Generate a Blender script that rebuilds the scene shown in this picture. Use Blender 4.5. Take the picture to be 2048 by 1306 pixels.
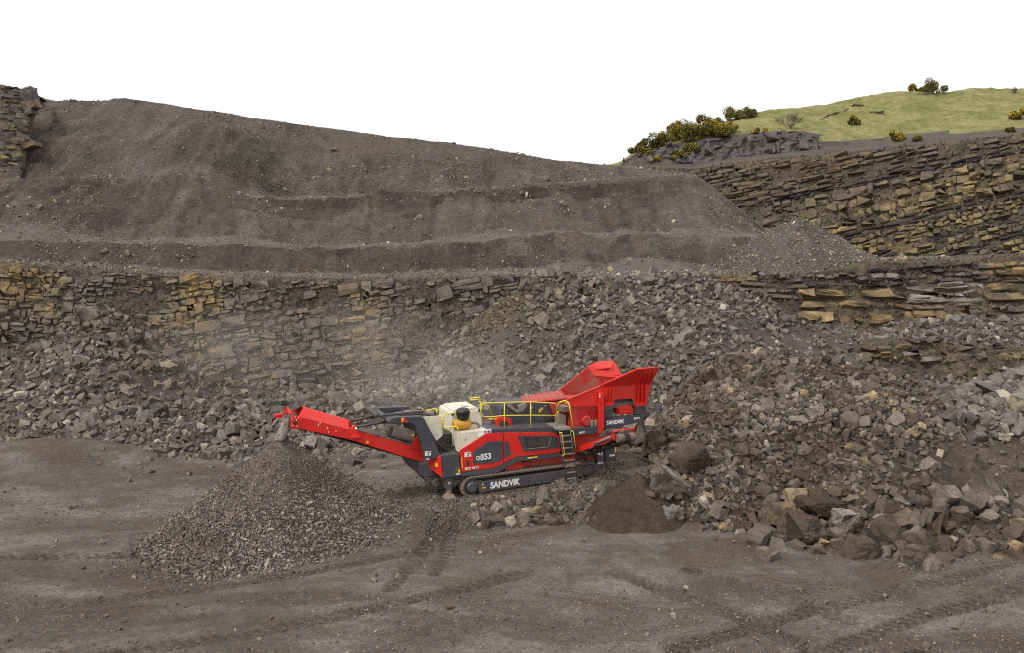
import bpy, bmesh, math, random
import numpy as np
from mathutils import Vector, Matrix

for o in list(bpy.data.objects):
    bpy.data.objects.remove(o, do_unlink=True)
scene = bpy.context.scene
COL = scene.collection
R = math.radians

# ------------------------------------------------------------------ camera, sky, sun, exposure
S = 1.13                       # overall scale of the depths used below
H = 10.0 * S                   # camera height above the quarry floor
F = 1704.0                     # focal length in photograph pixels (2048 wide)
PITCH = R(6.8)
CP, SP = math.cos(PITCH), math.sin(PITCH)
cam_d = bpy.data.cameras.new('camera')
cam = bpy.data.objects.new('camera', cam_d)
COL.objects.link(cam)
cam.location = (0, 0, H)
cam.rotation_euler = (R(90) - PITCH, 0, 0)
cam_d.sensor_width = 36.0
cam_d.lens = 36.0 * F / 2048.0
cam_d.clip_start = 0.5
cam_d.clip_end = 5000.0
scene.camera = cam

SUN_EL, SUN_AZ = R(50), R(232)            # azimuth clockwise from +Y: behind the camera, to the left
world = bpy.data.worlds.new('World')
scene.world = world
world.use_nodes = True
nt = world.node_tree
nt.nodes.clear()
wo = nt.nodes.new('ShaderNodeOutputWorld')
bg = nt.nodes.new('ShaderNodeBackground')
sky = nt.nodes.new('ShaderNodeTexSky')
sky.sky_type = 'NISHITA'
sky.sun_disc = False
sky.sun_elevation = SUN_EL
sky.sun_rotation = SUN_AZ
sky.dust_density = 5.0
hs = nt.nodes.new('ShaderNodeHueSaturation')
hs.inputs['Saturation'].default_value = 0.05
ov = nt.nodes.new('ShaderNodeMix')          # an even overcast layer over the clear sky
ov.data_type = 'RGBA'
ov.inputs[0].default_value = 0.86
ov.inputs[7].default_value = (8.6, 8.6, 8.6, 1)
bg.inputs['Strength'].default_value = 0.09
nt.links.new(sky.outputs[0], hs.inputs['Color'])
nt.links.new(hs.outputs[0], ov.inputs[6])
nt.links.new(ov.outputs[2], bg.inputs['Color'])
nt.links.new(bg.outputs[0], wo.inputs['Surface'])

sun_d = bpy.data.lights.new('sun', 'SUN')
sun_d.energy = 1.5
sun_d.angle = R(10)
sun_d.color = (1.0, 0.96, 0.9)
sun = bpy.data.objects.new('sun', sun_d)
COL.objects.link(sun)
sun.rotation_euler = (R(90) - SUN_EL, 0, R(180) - SUN_AZ)
sun.location = (-20, -20, 60)

vs = scene.view_settings
vs.view_transform = 'Standard'
vs.look = 'None'
vs.exposure = 0.68
vs.gamma = 1.0
vs.use_curve_mapping = False
scene.render.engine = 'CYCLES'
scene.cycles.volume_step_rate = 4.0
scene.cycles.volume_max_steps = 64
scene.cycles.use_denoising = False
scene.cycles.use_adaptive_sampling = False
scene.cycles.filter_width = 1.1
scene.cycles.max_bounces = 4
scene.cycles.diffuse_bounces = 3
scene.cycles.volume_bounces = 0

rng = np.random.default_rng(7)
random.seed(7)

# ------------------------------------------------------------------ measuring: photograph pixel -> point in the place
def ray(px, py):
    xc = (np.asarray(px, float) - 1024) / F
    yc = -(np.asarray(py, float) - 653) / F
    return xc, CP + yc * SP, -SP + yc * CP
def at(px, py, Y):                    # point at depth Y (unscaled units)
    d = ray(px, py); t = np.asarray(Y, float) * S / d[1]
    return np.stack([d[0] * t, d[1] * t, H + d[2] * t], -1)
def on_floor(px, py, z=0.0):
    d = ray(px, py); t = (z - H) / d[2]
    return np.stack([d[0] * t, d[1] * t, np.zeros_like(t) + z], -1)
def project(p):
    x, y, z = p[..., 0], p[..., 1], p[..., 2] - H
    fw = y * CP - z * SP; up = y * SP + z * CP
    return 1024 + F * x / fw, 653 - F * up / fw

# ------------------------------------------------------------------ numpy noise
def _h(ix, iy, iz, seed):
    with np.errstate(over='ignore'):
        h = (ix.astype(np.uint32) * np.uint32(374761393) + iy.astype(np.uint32) * np.uint32(668265263)
             + iz.astype(np.uint32) * np.uint32(2147483647) + np.uint32(seed) * np.uint32(974634541))
        h = (h ^ (h >> np.uint32(13))) * np.uint32(1274126177)
        h = h ^ (h >> np.uint32(16))
    return h.astype(np.float64) / 4294967295.0
def vnoise(p, seed=0):
    i = np.floor(p).astype(np.int64); f = p - i
    f = f * f * (3 - 2 * f)
    r = 0
    for dx in (0, 1):
        wx = f[..., 0] if dx else 1 - f[..., 0]
        for dy in (0, 1):
            wy = f[..., 1] if dy else 1 - f[..., 1]
            for dz in (0, 1):
                wz = f[..., 2] if dz else 1 - f[..., 2]
                r = r + wx * wy * wz * _h(i[..., 0] + dx, i[..., 1] + dy, i[..., 2] + dz, seed)
    return r * 2 - 1
def fbm(p, scale, octv=4, seed=0, gain=0.5):
    r = 0; a = 1.0; q = p * scale
    for k in range(octv):
        r = r + a * vnoise(q, seed + k * 17); a *= gain; q = q * 2.03 + 11.3
    return r
def sstep(a, b, x):
    t = np.clip((x - a) / (b - a), 0, 1)
    return t * t * (3 - 2 * t)

# ------------------------------------------------------------------ objects
def lin(r, g, b):
    f = lambda c: (c / 255) / 12.92 if c <= 10 else (((c / 255) + 0.055) / 1.055) ** 2.4
    return (f(r), f(g), f(b), 1)
def link(o, parent=None):
    COL.objects.link(o)
    if parent is not None:
        o.parent = parent
    return o
def tag(o, label, cat, group=None, kind=None):
    o['label'] = label
    if cat: o['category'] = cat
    if group: o['group'] = group
    if kind: o['kind'] = kind
    return o
def np_mesh(name, V, faces, mat, smooth=False):
    """faces: (n,k) int array of one polygon size, or a list of such arrays"""
    if not isinstance(faces, list): faces = [faces]
    me = bpy.data.meshes.new(name)
    nl = sum(f.size for f in faces); nf = sum(len(f) for f in faces)
    me.vertices.add(len(V)); me.vertices.foreach_set('co', np.asarray(V, np.float32).ravel())
    me.loops.add(nl); me.polygons.add(nf)
    me.loops.foreach_set('vertex_index', np.concatenate([f.ravel() for f in faces]).astype(np.int32))
    tot = np.concatenate([np.full(len(f), f.shape[1]) for f in faces]).astype(np.int32)
    st = np.concatenate([[0], np.cumsum(tot)[:-1]]).astype(np.int32)
    me.polygons.foreach_set('loop_start', st)
    me.polygons.foreach_set('loop_total', tot)
    me.polygons.foreach_set('use_smooth', np.full(nf, smooth))
    me.update(calc_edges=True)
    if mat is not None: me.materials.append(mat)
    return me
def np_obj(name, V, faces, mat, parent=None, smooth=False):
    return link(bpy.data.objects.new(name, np_mesh(name, V, faces, mat, smooth)), parent)
def grid_faces(nr, nc):
    i = np.arange(nr * nc).reshape(nr, nc)
    return np.stack([i[:-1, :-1], i[:-1, 1:], i[1:, 1:], i[1:, :-1]], -1).reshape(-1, 4)

# ------------------------------------------------------------------ materials
class NT:
    def __init__(s, name):
        s.m = bpy.data.materials.new(name); s.m.use_nodes = True
        s.t = s.m.node_tree; s.b = s.t.nodes['Principled BSDF']
    def n(s, typ, **kw):
        x = s.t.nodes.new('ShaderNode' + typ)
        for k, v in kw.items():
            if k.startswith('i_'): x.inputs[k[2:].replace('_', ' ')].default_value = v
            else: setattr(x, k, v)
        return x
    def l(s, a, b): s.t.links.new(a, b)
    def pos(s):
        return s.n('NewGeometry').outputs['Position']
    def noise(s, scale, detail=4, rough=0.55, vec=None, dist=0.0):
        x = s.n('TexNoise'); x.inputs['Scale'].default_value = scale
        x.inputs['Detail'].default_value = detail; x.inputs['Roughness'].default_value = rough
        x.inputs['Distortion'].default_value = dist
        s.l(vec if vec is not None else s.pos(), x.inputs['Vector'])
        return x.outputs['Fac']
    def ramp(s, fac, stops, interp='LINEAR'):
        x = s.n('ValToRGB'); cr = x.color_ramp; cr.interpolation = interp
        while len(cr.elements) < len(stops): cr.elements.new(0.5)
        for e, (p, c) in zip(cr.elements, stops):
            e.position = p; e.color = c if hasattr(c, '__len__') else (c, c, c, 1)
        s.l(fac, x.inputs[0]); return x.outputs[0]
    def math(s, op, a, b=None, clamp=False):
        x = s.n('Math', operation=op); x.use_clamp = clamp
        for k, v in enumerate((a, b)):
            if v is None: continue
            if hasattr(v, 'links'): s.l(v, x.inputs[k])
            else: x.inputs[k].default_value = v
        return x.outputs[0]
    def mix(s, fac, a, b, blend='MIX'):
        x = s.n('Mix', data_type='RGBA', blend_type=blend)
        for k, v in ((0, fac), (6, a), (7, b)):
            if hasattr(v, 'links'): s.l(v, x.inputs[k])
            else: x.inputs[k].default_value = v
        return x.outputs[2]
    def bump(s, h, strength, dist=0.05, prev=None):
        x = s.n('Bump'); x.inputs['Strength'].default_value = strength
        x.inputs['Distance'].default_value = dist
        s.l(h, x.inputs['Height'])
        if prev is not None: s.l(prev, x.inputs['Normal'])
        return x.outputs[0]
    def done(s, col, rough=0.9, normal=None, metallic=0.0, spec=0.3):
        if hasattr(col, 'links'): s.l(col, s.b.inputs['Base Color'])
        else: s.b.inputs['Base Color'].default_value = col
        if hasattr(rough, 'links'): s.l(rough, s.b.inputs['Roughness'])
        else: s.b.inputs['Roughness'].default_value = rough
        s.b.inputs['Metallic'].default_value = metallic
        s.b.inputs['Specular IOR Level'].default_value = spec
        if normal is not None: s.l(normal, s.b.inputs['Normal'])
        return s.m

def rock_mat(name, stops, patch=None, patch_amt=0.0, patch_scale=0.15, bump=0.5, rand=1.0):
    """each stone its own tone (random per piece), mottled, optional stained patches"""
    t = NT(name)
    g = t.n('NewGeometry'); oi = t.n('ObjectInfo')
    r = t.math('FRACT', t.math('ADD', g.outputs['Random Per Island'], oi.outputs['Random']))
    if rand < 1.0:
        nv = t.ramp(t.noise(0.55, 7, 0.68, dist=0.4), [(0.3, 0.0), (0.7, 1.0)])
        r = t.math('ADD', t.math('MULTIPLY', r, rand), t.math('MULTIPLY', nv, 1 - rand))
    c = t.ramp(r, stops)
    n1 = t.noise(1.7, 5, 0.6)
    c = t.mix(1.0, c, t.ramp(n1, [(0.25, 0.62), (0.75, 1.3)]), 'MULTIPLY')
    n2 = t.noise(14, 4, 0.7)
    c = t.mix(1.0, c, t.ramp(n2, [(0.3, 0.62), (0.7, 1.35)]), 'MULTIPLY')
    if patch:
        f = t.ramp(t.noise(patch_scale, 5, 0.6), [(0.5 - patch_amt * 0.5, 0.0), (0.62 - patch_amt * 0.3, 1.0)])
        f2 = t.math('MULTIPLY', f, t.ramp(t.noise(0.9, 4), [(0.3, 0.1), (0.62, 1.0)]))
        c = t.mix(f2, c, t.mix(1.0, patch, t.ramp(t.noise(5, 5, 0.65), [(0.3, 0.55), (0.7, 1.2)]), 'MULTIPLY'))
    nb = t.bump(t.noise(9, 6, 0.7), bump, 0.06)
    return t.done(c, 0.92, nb, spec=0.2)

GREY = [(0.0, lin(85, 78, 73)), (0.3, lin(100, 93, 88)), (0.65, lin(114, 106, 100)), (0.88, lin(128, 119, 111)), (0.96, lin(143, 132, 112)), (1.0, lin(170, 161, 147))]
BROWN = [(0.0, lin(76, 66, 58)), (0.35, lin(97, 86, 77)), (0.7, lin(113, 102, 92)), (0.92, lin(130, 119, 107)), (0.97, lin(144, 124, 92)), (1.0, lin(166, 156, 143))]
GRAV = [(0.0, lin(96, 86, 78)), (0.5, lin(122, 111, 101)), (0.85, lin(140, 130, 120)), (1.0, lin(160, 151, 142))]
TAN = lin(150, 122, 72)
M_ROCK = rock_mat('grey_rubble_rock', GREY, lin(112, 100, 80), 0.0, 0.12)
M_BROWN = rock_mat('brown_dusty_rock', BROWN, lin(86, 72, 60), 0.1, 0.45)
M_GRAV = rock_mat('crushed_stone', GRAV, lin(92, 78, 66), 0.1, 0.3)
M_SPOILSTONE = rock_mat('spoil_stone', [(0.0, lin(92, 84, 80)), (0.4, lin(110, 101, 95)), (0.72, lin(138, 126, 112)), (0.9, lin(164, 144, 106)), (1.0, lin(192, 182, 168))])
M_FACE = rock_mat('bedded_rock', [(0.0, lin(84, 78, 75)), (0.4, lin(97, 90, 84)), (0.75, lin(110, 101, 90)), (0.93, lin(126, 114, 93)), (1.0, lin(142, 130, 108))], lin(142, 118, 78), 0.08, 0.14, rand=0.45)
M_STRATA = rock_mat('strata_rock', [(0.0, lin(78, 69, 60)), (0.3, lin(98, 87, 72)), (0.55, lin(122, 107, 80)), (0.75, lin(146, 127, 88)), (1.0, lin(176, 157, 116))], lin(84, 74, 63), 0.1, 0.2, rand=0.4)
M_THIN = rock_mat('thin_bedded_rock', [(0.0, lin(80, 72, 66)), (0.5, lin(96, 86, 75)), (1.0, lin(112, 99, 81))], lin(104, 86, 62), 0.06, 0.1, rand=0.45)
M_OCHRE = rock_mat('ochre_bed_rock', [(0.0, lin(120, 101, 69)), (0.5, lin(140, 120, 85)), (1.0, lin(160, 141, 107))], lin(92, 80, 66), 0.22, 0.5, rand=0.4)
M_PALE = rock_mat('pale_bed_rock', [(0.0, lin(114, 106, 99)), (0.5, lin(133, 124, 116)), (1.0, lin(154, 145, 135))], lin(96, 86, 80), 0.12, 0.4, rand=0.5)
M_SHALE = rock_mat('dark_shale', [(0.0, lin(64, 58, 57)), (0.6, lin(78, 71, 69)), (1.0, lin(100, 91, 85))])
M_COAL = rock_mat('coal_seam', [(0.0, lin(48, 44, 43)), (0.6, lin(58, 53, 51)), (1.0, lin(74, 67, 63))])
M_OUTCROP = rock_mat('outcrop_rock', [(0.0, lin(72, 67, 67)), (0.5, lin(92, 86, 86)), (1.0, lin(112, 105, 102))], rand=0.2)

def dirt_mat(name, a, b, c, d, sc=0.25, bump=0.6, fine=22, streak=0.0):
    t = NT(name)
    n0 = t.noise(sc, 6, 0.6, dist=0.4)
    col = t.ramp(n0, [(0.3, a), (0.5, b), (0.7, c)])
    if streak:
        mp = t.n('Mapping'); mp.inputs['Scale'].default_value = (1, 0.1, 0.1); t.l(t.pos(), mp.inputs['Vector'])
        ns = t.noise(streak, 6, 0.65, mp.outputs[0], 0.3)
        col = t.mix(1.0, col, t.ramp(ns, [(0.3, 0.72), (0.5, 1.0), (0.72, 1.25)]), 'MULTIPLY')
    f = t.ramp(t.noise(sc * 0.45, 5, 0.6), [(0.52, 0.0), (0.68, 1.0)])
    col = t.mix(f, col, d)
    n2 = t.noise(fine, 4, 0.75)
    col = t.mix(1.0, col, t.ramp(n2, [(0.3, 0.55), (0.5, 0.95), (0.72, 1.5)]), 'MULTIPLY')
    n3 = t.noise(3.1, 5, 0.7)
    col = t.mix(1.0, col, t.ramp(n3, [(0.3, 0.62), (0.7, 1.3)]), 'MULTIPLY')
    nb = t.bump(n3, bump * 0.6, 0.25)
    nb = t.bump(n2, bump, 0.05, nb)
    return t.done(col, 0.95, nb, spec=0.15)
M_SPOIL = dirt_mat('spoil_earth', lin(70, 64, 60), lin(84, 77, 71), lin(98, 90, 83), lin(90, 80, 68), 0.3, 0.9, 9, 0.8)
M_RUBDIRT = dirt_mat('rubble_dirt', lin(70, 64, 62), lin(84, 77, 74), lin(96, 88, 83), lin(100, 84, 62), 0.2, 0.9, 12)
M_HEAPDIRT = dirt_mat('heap_dirt', lin(64, 55, 48), lin(78, 67, 58), lin(92, 80, 70), lin(70, 58, 50), 0.3, 0.9, 14)
M_BACK = dirt_mat('crumbly_backing_rock', lin(70, 64, 60), lin(84, 77, 70), lin(98, 89, 77), lin(106, 92, 70), 0.6, 0.9, 5)  # crumbly rock of the sheet behind the face blocks, its own colour
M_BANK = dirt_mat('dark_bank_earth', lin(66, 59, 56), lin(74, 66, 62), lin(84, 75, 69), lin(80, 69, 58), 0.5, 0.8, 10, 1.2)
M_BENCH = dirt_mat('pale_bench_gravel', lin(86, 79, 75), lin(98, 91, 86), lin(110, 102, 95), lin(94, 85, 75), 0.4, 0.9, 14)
M_PILE = dirt_mat('crushed_fines', lin(90, 79, 70), lin(105, 93, 83), lin(117, 105, 94), lin(94, 80, 69), 0.5, 0.9, 16)
M_FINES = dirt_mat('damp_fines', lin(66, 55, 47), lin(73, 61, 52), lin(80, 67, 57), lin(70, 58, 50), 0.7, 0.7, 30)
M_GRASSDIRT = dirt_mat('hill_grass', lin(120, 118, 62), lin(136, 136, 78), lin(150, 144, 92), lin(112, 120, 60), 0.06, 0.6, 2.5)

# ------------------------------------------------------------------ stones
def stone_variant(seed, cuts, stretch, bevel=0.0, wobble=0.0, jit=0.12, dmin=0.86):
    r = random.Random(seed)
    bm = bmesh.new()
    bmesh.ops.create_cube(bm, size=2.0)
    for v in bm.verts:
        v.co *= 1.0
        v.co += Vector((r.uniform(-1, 1), r.uniform(-1, 1), r.uniform(-1, 1))) * jit
    for k in range(cuts):
        n = Vector((r.gauss(0, 1), r.gauss(0, 1), r.gauss(0, 1))).normalized()
        d = r.uniform(dmin, 1.25)
        g = bmesh.ops.bisect_plane(bm, geom=bm.verts[:] + bm.edges[:] + bm.faces[:], plane_co=n * d, plane_no=n, clear_outer=True)
        ed = [e for e in bm.edges if e.is_boundary]
        if ed: bmesh.ops.edgeloop_fill(bm, edges=ed)
    bmesh.ops.remove_doubles(bm, verts=bm.verts[:], dist=0.06)
    h = bmesh.ops.convex_hull(bm, input=bm.verts[:])
    bmesh.ops.dissolve_limit(bm, angle_limit=0.05, verts=bm.verts[:], edges=bm.edges[:])
    if bevel:
        bmesh.ops.bevel(bm, geom=bm.edges[:], offset=bevel, segments=1, affect='EDGES', clamp_overlap=True)
    bmesh.ops.triangulate(bm, faces=bm.faces[:])
    if wobble:
        bmesh.ops.subdivide_edges(bm, edges=bm.edges[:], cuts=1)
        bmesh.ops.triangulate(bm, faces=bm.faces[:])
        for v in bm.verts:
            v.co += Vector((r.gauss(0, 1), r.gauss(0, 1), r.gauss(0, 1))) * wobble
    bmesh.ops.recalc_face_normals(bm, faces=bm.faces[:])
    V = np.array([v.co[:] for v in bm.verts]); bm.verts.index_update()
    T = np.array([[v.index for v in f.verts] for f in bm.faces])
    bm.free()
    V = V * np.array(stretch)
    V /= np.abs(V).max() / 1.0
    return V, T
def variants(n, cuts, seed, bevel=0.0, wob=0.0):
    out = []
    for k in range(n):
        r = random.Random(seed + k)
        out.append(stone_variant(seed * 31 + k, r.randint(*cuts), (1.0, r.uniform(0.6, 0.95), r.uniform(0.42, 0.8)), bevel, wob))
    return out
V_BIG = variants(14, (5, 8), 100, 0.07)
V_MID = variants(18, (3, 6), 200)
V_SMALL = variants(10, (2, 3), 300)
_VB = [stone_variant(900 + k, k % 3, (1, 1, 1), 0.035, 0.0, 0.07, 1.1) for k in range(14)]
def subdivide(V, T):
    E = np.sort(np.concatenate([T[:, [0, 1]], T[:, [1, 2]], T[:, [2, 0]]]), 1)
    U, inv = np.unique(E, axis=0, return_inverse=True); inv = inv.ravel()
    n = len(T); m = len(V) + inv; a, b, c = m[:n], m[n:2 * n], m[2 * n:]
    V2 = np.concatenate([V, V[U].mean(1)])
    return V2, np.concatenate([np.stack(k, 1) for k in ((T[:, 0], a, c), (a, T[:, 1], b), (c, b, T[:, 2]), (a, b, c))])
def roughen(vt, amt, n, seed, fr=1.9):
    V, T = vt
    for _ in range(n): V, T = subdivide(V, T)
    d = np.stack([fbm(V + seed * 3.1 + k * 40, fr, 4, seed + k) for k in range(3)], -1)
    return V + amt * d, T
V_BLOCK = [roughen(vt, 0.055, 1, 40 + k) for k, vt in enumerate(_VB)]
_VC = [stone_variant(1900 + k, 3 + k % 4, (1, 1, 1), 0.05, 0.0, 0.16, 1.0) for k in range(14)]
V_CRAG = [roughen(vt, 0.12, 1, 140 + k) for k, vt in enumerate(_VC)]
V_LUMP = [roughen(vt, 0.085, 2, 80 + k) for k, vt in enumerate(V_BIG)]
def hull_variant(seed, n=7):
    r = random.Random(seed); bm = bmesh.new()
    for k in range(n):
        p = Vector((r.gauss(0, 1), r.gauss(0, 1), r.gauss(0, 1))).normalized()
        bm.verts.new(Vector((p.x, p.y * r.uniform(0.6, 0.9), p.z * 0.6)))
    h = bmesh.ops.convex_hull(bm, input=bm.verts[:])
    bmesh.ops.delete(bm, geom=[v for v in bm.verts if not v.link_faces], context='VERTS')
    bmesh.ops.recalc_face_normals(bm, faces=bm.faces[:])
    bm.verts.index_update()
    V = np.array([v.co[:] for v in bm.verts]); T = np.array([[v.index for v in f.verts] for f in bm.faces]); bm.free()
    return V, T
V_CHIP = [hull_variant(500 + k) for k in range(12)]
_mesh_cache = {}
def stone_mesh(kind, k, mat):
    key = (id(kind), k, mat.name)
    if key not in _mesh_cache:
        V, T = kind[k]
        _mesh_cache[key] = np_mesh('stone', V, T, mat)
    return _mesh_cache[key]

def rand_rot(n, tilt=None):
    if tilt is None:
        q = rng.normal(size=(n, 4))
    else:
        a = rng.uniform(0, 2 * math.pi, n); ax = rng.normal(size=(n, 2)) * tilt
        q = np.stack([np.cos(a / 2), ax[:, 0], ax[:, 1], np.sin(a / 2)], 1)
    q /= np.linalg.norm(q, axis=1)[:, None]
    w, x, y, z = q.T
    return np.stack([np.stack([1 - 2 * (y * y + z * z), 2 * (x * y - z * w), 2 * (x * z + y * w)], -1),
                     np.stack([2 * (x * y + z * w), 1 - 2 * (x * x + z * z), 2 * (y * z - x * w)], -1),
                     np.stack([2 * (x * z - y * w), 2 * (y * z + x * w), 1 - 2 * (x * x + y * y)], -1)], 1)
def merge(kind, idx, pos, rot, scl):
    """stones joined into one set of arrays"""
    Vs, Ts, off = [], [], 0
    for k in range(len(kind)):
        m = np.where(idx == k)[0]
        if not len(m): continue
        V, T = kind[k]
        W = (V[None] * scl[m][:, None, :]) @ np.transpose(rot[m], (0, 2, 1)) + pos[m][:, None, :]
        Vs.append(W.reshape(-1, 3))
        Ts.append((T[None] + (np.arange(len(m)) * len(V))[:, None, None]).reshape(-1, 3) + off)
        off += len(m) * len(V)
    return np.concatenate(Vs), np.concatenate(Ts)

def tris_of(V, Q):
    if Q.shape[1] == 4:
        return np.concatenate([Q[:, [0, 1, 2]], Q[:, [0, 2, 3]]])
    return Q
def scatter(V, Q, n, weight=None):
    T = tris_of(V, Q)
    a, b, c = V[T[:, 0]], V[T[:, 1]], V[T[:, 2]]
    nn = np.cross(b - a, c - a); ar = np.linalg.norm(nn, axis=1) / 2
    w = ar.copy()
    if weight is not None: w = w * weight((a + b + c) / 3)
    cs = np.cumsum(w); k = np.searchsorted(cs, rng.uniform(0, cs[-1], n)); k = np.minimum(k, len(T) - 1)
    u = rng.uniform(size=(n, 2)); f = u.sum(1) > 1; u[f] = 1 - u[f]
    p = a[k] + (b - a)[k] * u[:, :1] + (c - a)[k] * u[:, 1:]
    N = nn[k] / (np.linalg.norm(nn[k], axis=1)[:, None] + 1e-9)
    N[N[:, 2] < 0] *= -1
    return p, N
def thin_out(p, r, fac):
    """drop stones that would sit inside an earlier one"""
    cell = max(r.max() * 2 * fac, 0.05); grid = {}; keep = []
    ck = np.floor(p / cell).astype(int)
    for i in range(len(p)):
        c = ck[i]; ok = True; x, y, z = p[i]; ri = r[i]
        for dx in (-1, 0, 1):
            for dy in (-1, 0, 1):
                for dz in (-1, 0, 1):
                    for (qx, qy, qz, qr) in grid.get((c[0] + dx, c[1] + dy, c[2] + dz), ()):
                        d = (ri + qr) * fac
                        if (x - qx) ** 2 + (y - qy) ** 2 + (z - qz) ** 2 < d * d: ok = False; break
                    if not ok: break
                if not ok: break
            if not ok: break
        if ok:
            keep.append(i); grid.setdefault((c[0], c[1], c[2]), []).append((x, y, z, ri))
    return np.array(keep, int)

def sheet(lines, sub, a0=-0.86, a1=0.92, nc=600, blur=2, xs=None):
    """a surface through control lines; each line a list of (px, py, depth)"""
    A = np.linspace(a0, a1, nc)
    rows = []
    for L in lines:
        L = np.array(L, float)
        d = ray(L[:, 0], L[:, 1]); a = d[0] / d[1]; z = H + L[:, 2] * S * d[2] / d[1]; Y = L[:, 2] * S
        rows.append((np.interp(A, a, Y), np.interp(A, a, z)))
    k = np.array([1, 2, 3, 2, 1.]); k /= k.sum()
    sm = []
    for Y, z in rows:
        for _ in range(blur):
            Y = np.convolve(np.pad(Y, 2, 'edge'), k, 'valid'); z = np.convolve(np.pad(z, 2, 'edge'), k, 'valid')
        sm.append((Y, z))
    P = []
    for i in range(len(sm) - 1):
        for v in np.linspace(0, 1, sub[i], endpoint=False):
            Y = sm[i][0] * (1 - v) + sm[i + 1][0] * v; z = sm[i][1] * (1 - v) + sm[i + 1][1] * v
            P.append(np.stack([A * Y, Y, z], -1))
    P.append(np.stack([A * sm[-1][0], sm[-1][0], sm[-1][1]], -1))
    return np.array(P)

# ------------------------------------------------------------------ the setting: quarry floor
PAD_O = on_floor(940, 997, 0.5)                   # under the near track's front end
YAW = R(24)
def pad_height(X, Y):
    """the crusher stands on a low levelled pad of crushed stone"""
    c, s = math.cos(YAW), math.sin(YAW)
    u = (X - PAD_O[0]) * c + (Y - PAD_O[1]) * s; v = -(X - PAD_O[0]) * s + (Y - PAD_O[1]) * c
    fr = -1.0 - 0.35 * sstep(0.5, 3, u)
    h = 0.5 * sstep(fr - 1.3, fr, v) * sstep(-5.0, -1.5, u) * (1 - sstep(8.5, 11, u))
    return h + 0.22 * sstep(1.0, 6.5, u) * sstep(fr - 1.0, fr, v) * (1 - sstep(8.5, 11, u))
def ruts(X, Y):
    """wheel and track marks pressed into the floor, z offset"""
    z = np.zeros_like(X); wet = np.zeros_like(X); trd = np.zeros_like(X); phs = np.zeros_like(X)
    def strip(pts, w, depth, tread=0.0, pitch=0.35, lugs=1):
        nonlocal z, wet, trd, phs
        P = np.array([on_floor(*p)[:2] for p in pts])
        best = np.full(X.shape, 1e9); along = np.zeros_like(X); side = np.zeros_like(X); acc = 0
        for a, b in zip(P[:-1], P[1:]):
            d = b - a; L = np.hypot(*d); d = d / L
            u = np.clip((X - a[0]) * d[0] + (Y - a[1]) * d[1], 0, L)
            qx, qy = X - a[0] - u * d[0], Y - a[1] - u * d[1]
            r = np.hypot(qx, qy); m = r < best
            best = np.where(m, r, best); along = np.where(m, acc + u, along)
            side = np.where(m, qx * -d[1] + qy * d[0], side); acc += L
        f = 1 - sstep(w * 0.42, w * 0.55, best)
        ridge = np.exp(-((best - w * 0.68) / (w * 0.16)) ** 2)
        brk = 0.55 + 0.45 * np.clip(vnoise(np.stack([X, Y, X * 0], -1) * 0.7, 5) + 0.5, 0, 1)
        z += (-depth * f + depth * 0.45 * ridge) * brk
        wet = np.maximum(wet, f * (0.45 + 0.55 * brk))
        if tread:
            g = (1 - sstep(w * 0.36, w * 0.5, best)) * brk
            phs = np.where(best < w * 0.62, (along + np.abs(side) * 0.9 * lugs) / pitch, phs)
            trd = np.where(best < w * 0.62, g * min(1.0, tread * 22), trd)
    strip([(1230, 1145), (1480, 1235), (1600, 1290)], 0.56, 0.082, 0.019)
    strip([(1380, 1140), (1600, 1205), (1700, 1240)], 0.60, 0.070, 0.016)
    strip([(1350, 1300), (1600, 1225), (1800, 1180), (2048, 1140)], 0.60, 0.070, 0.045)
    strip([(1620, 1310), (1850, 1230), (2100, 1180)], 0.60, 0.070, 0.045)
    strip([(780, 1180), (850, 1100), (890, 1040)], 0.52, 0.058, 0.048)
    strip([(870, 1150), (900, 1090), (905, 1050)], 0.45, 0.047, 0.048)
    strip([(-60, 1225), (300, 1190), (560, 1160), (800, 1110)], 0.52, 0.058, 0.024)
    strip([(-60, 1120), (150, 1115), (270, 1112)], 0.52, 0.070, 0.032)
    strip([(100, 1330), (500, 1270), (800, 1210), (1050, 1150)], 0.60, 0.070, 0.032)
    return z, wet, trd, phs
def floor_z(X, Y, fine=True):
    p = np.stack([X, Y, X * 0], -1)
    z = 0.07 * fbm(p, 0.16, 3, 1) + 0.025 * fbm(p, 0.9, 3, 2)
    z = z + pad_height(X, Y)
    z = z + 0.9 * np.exp(-(((X + 22.5) / 4.5) ** 2 + ((Y - 40.5) / 2.2) ** 2)) + 0.7 * np.exp(-(((X - 17.3) / 2.2) ** 2 + ((Y - 25.6) / 1.3) ** 2))
    if fine:
        z = z + 0.016 * fbm(p, 4.0, 3, 3) + ruts(X, Y)[0]
    return z
gx = np.concatenate([[-3000, -1000, -400, -150, -70, -45], np.arange(-33, 33.01, 0.15), [45, 70, 150, 400, 1000, 3000]])
gy = np.concatenate([[-2000, -600, -200, -60, -10, 8, 14], np.arange(17.5, 38.0, 0.095), np.arange(38, 43, .3), np.arange(43, 60, 0.8), [80, 150, 400, 1200, 4000]])
GX, GY = np.meshgrid(gx, gy)
inn = (np.abs(GX) < 40) & (GY > 10) & (GY < 60)
GZ = np.where(inn, floor_z(GX, GY), -0.3)

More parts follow.
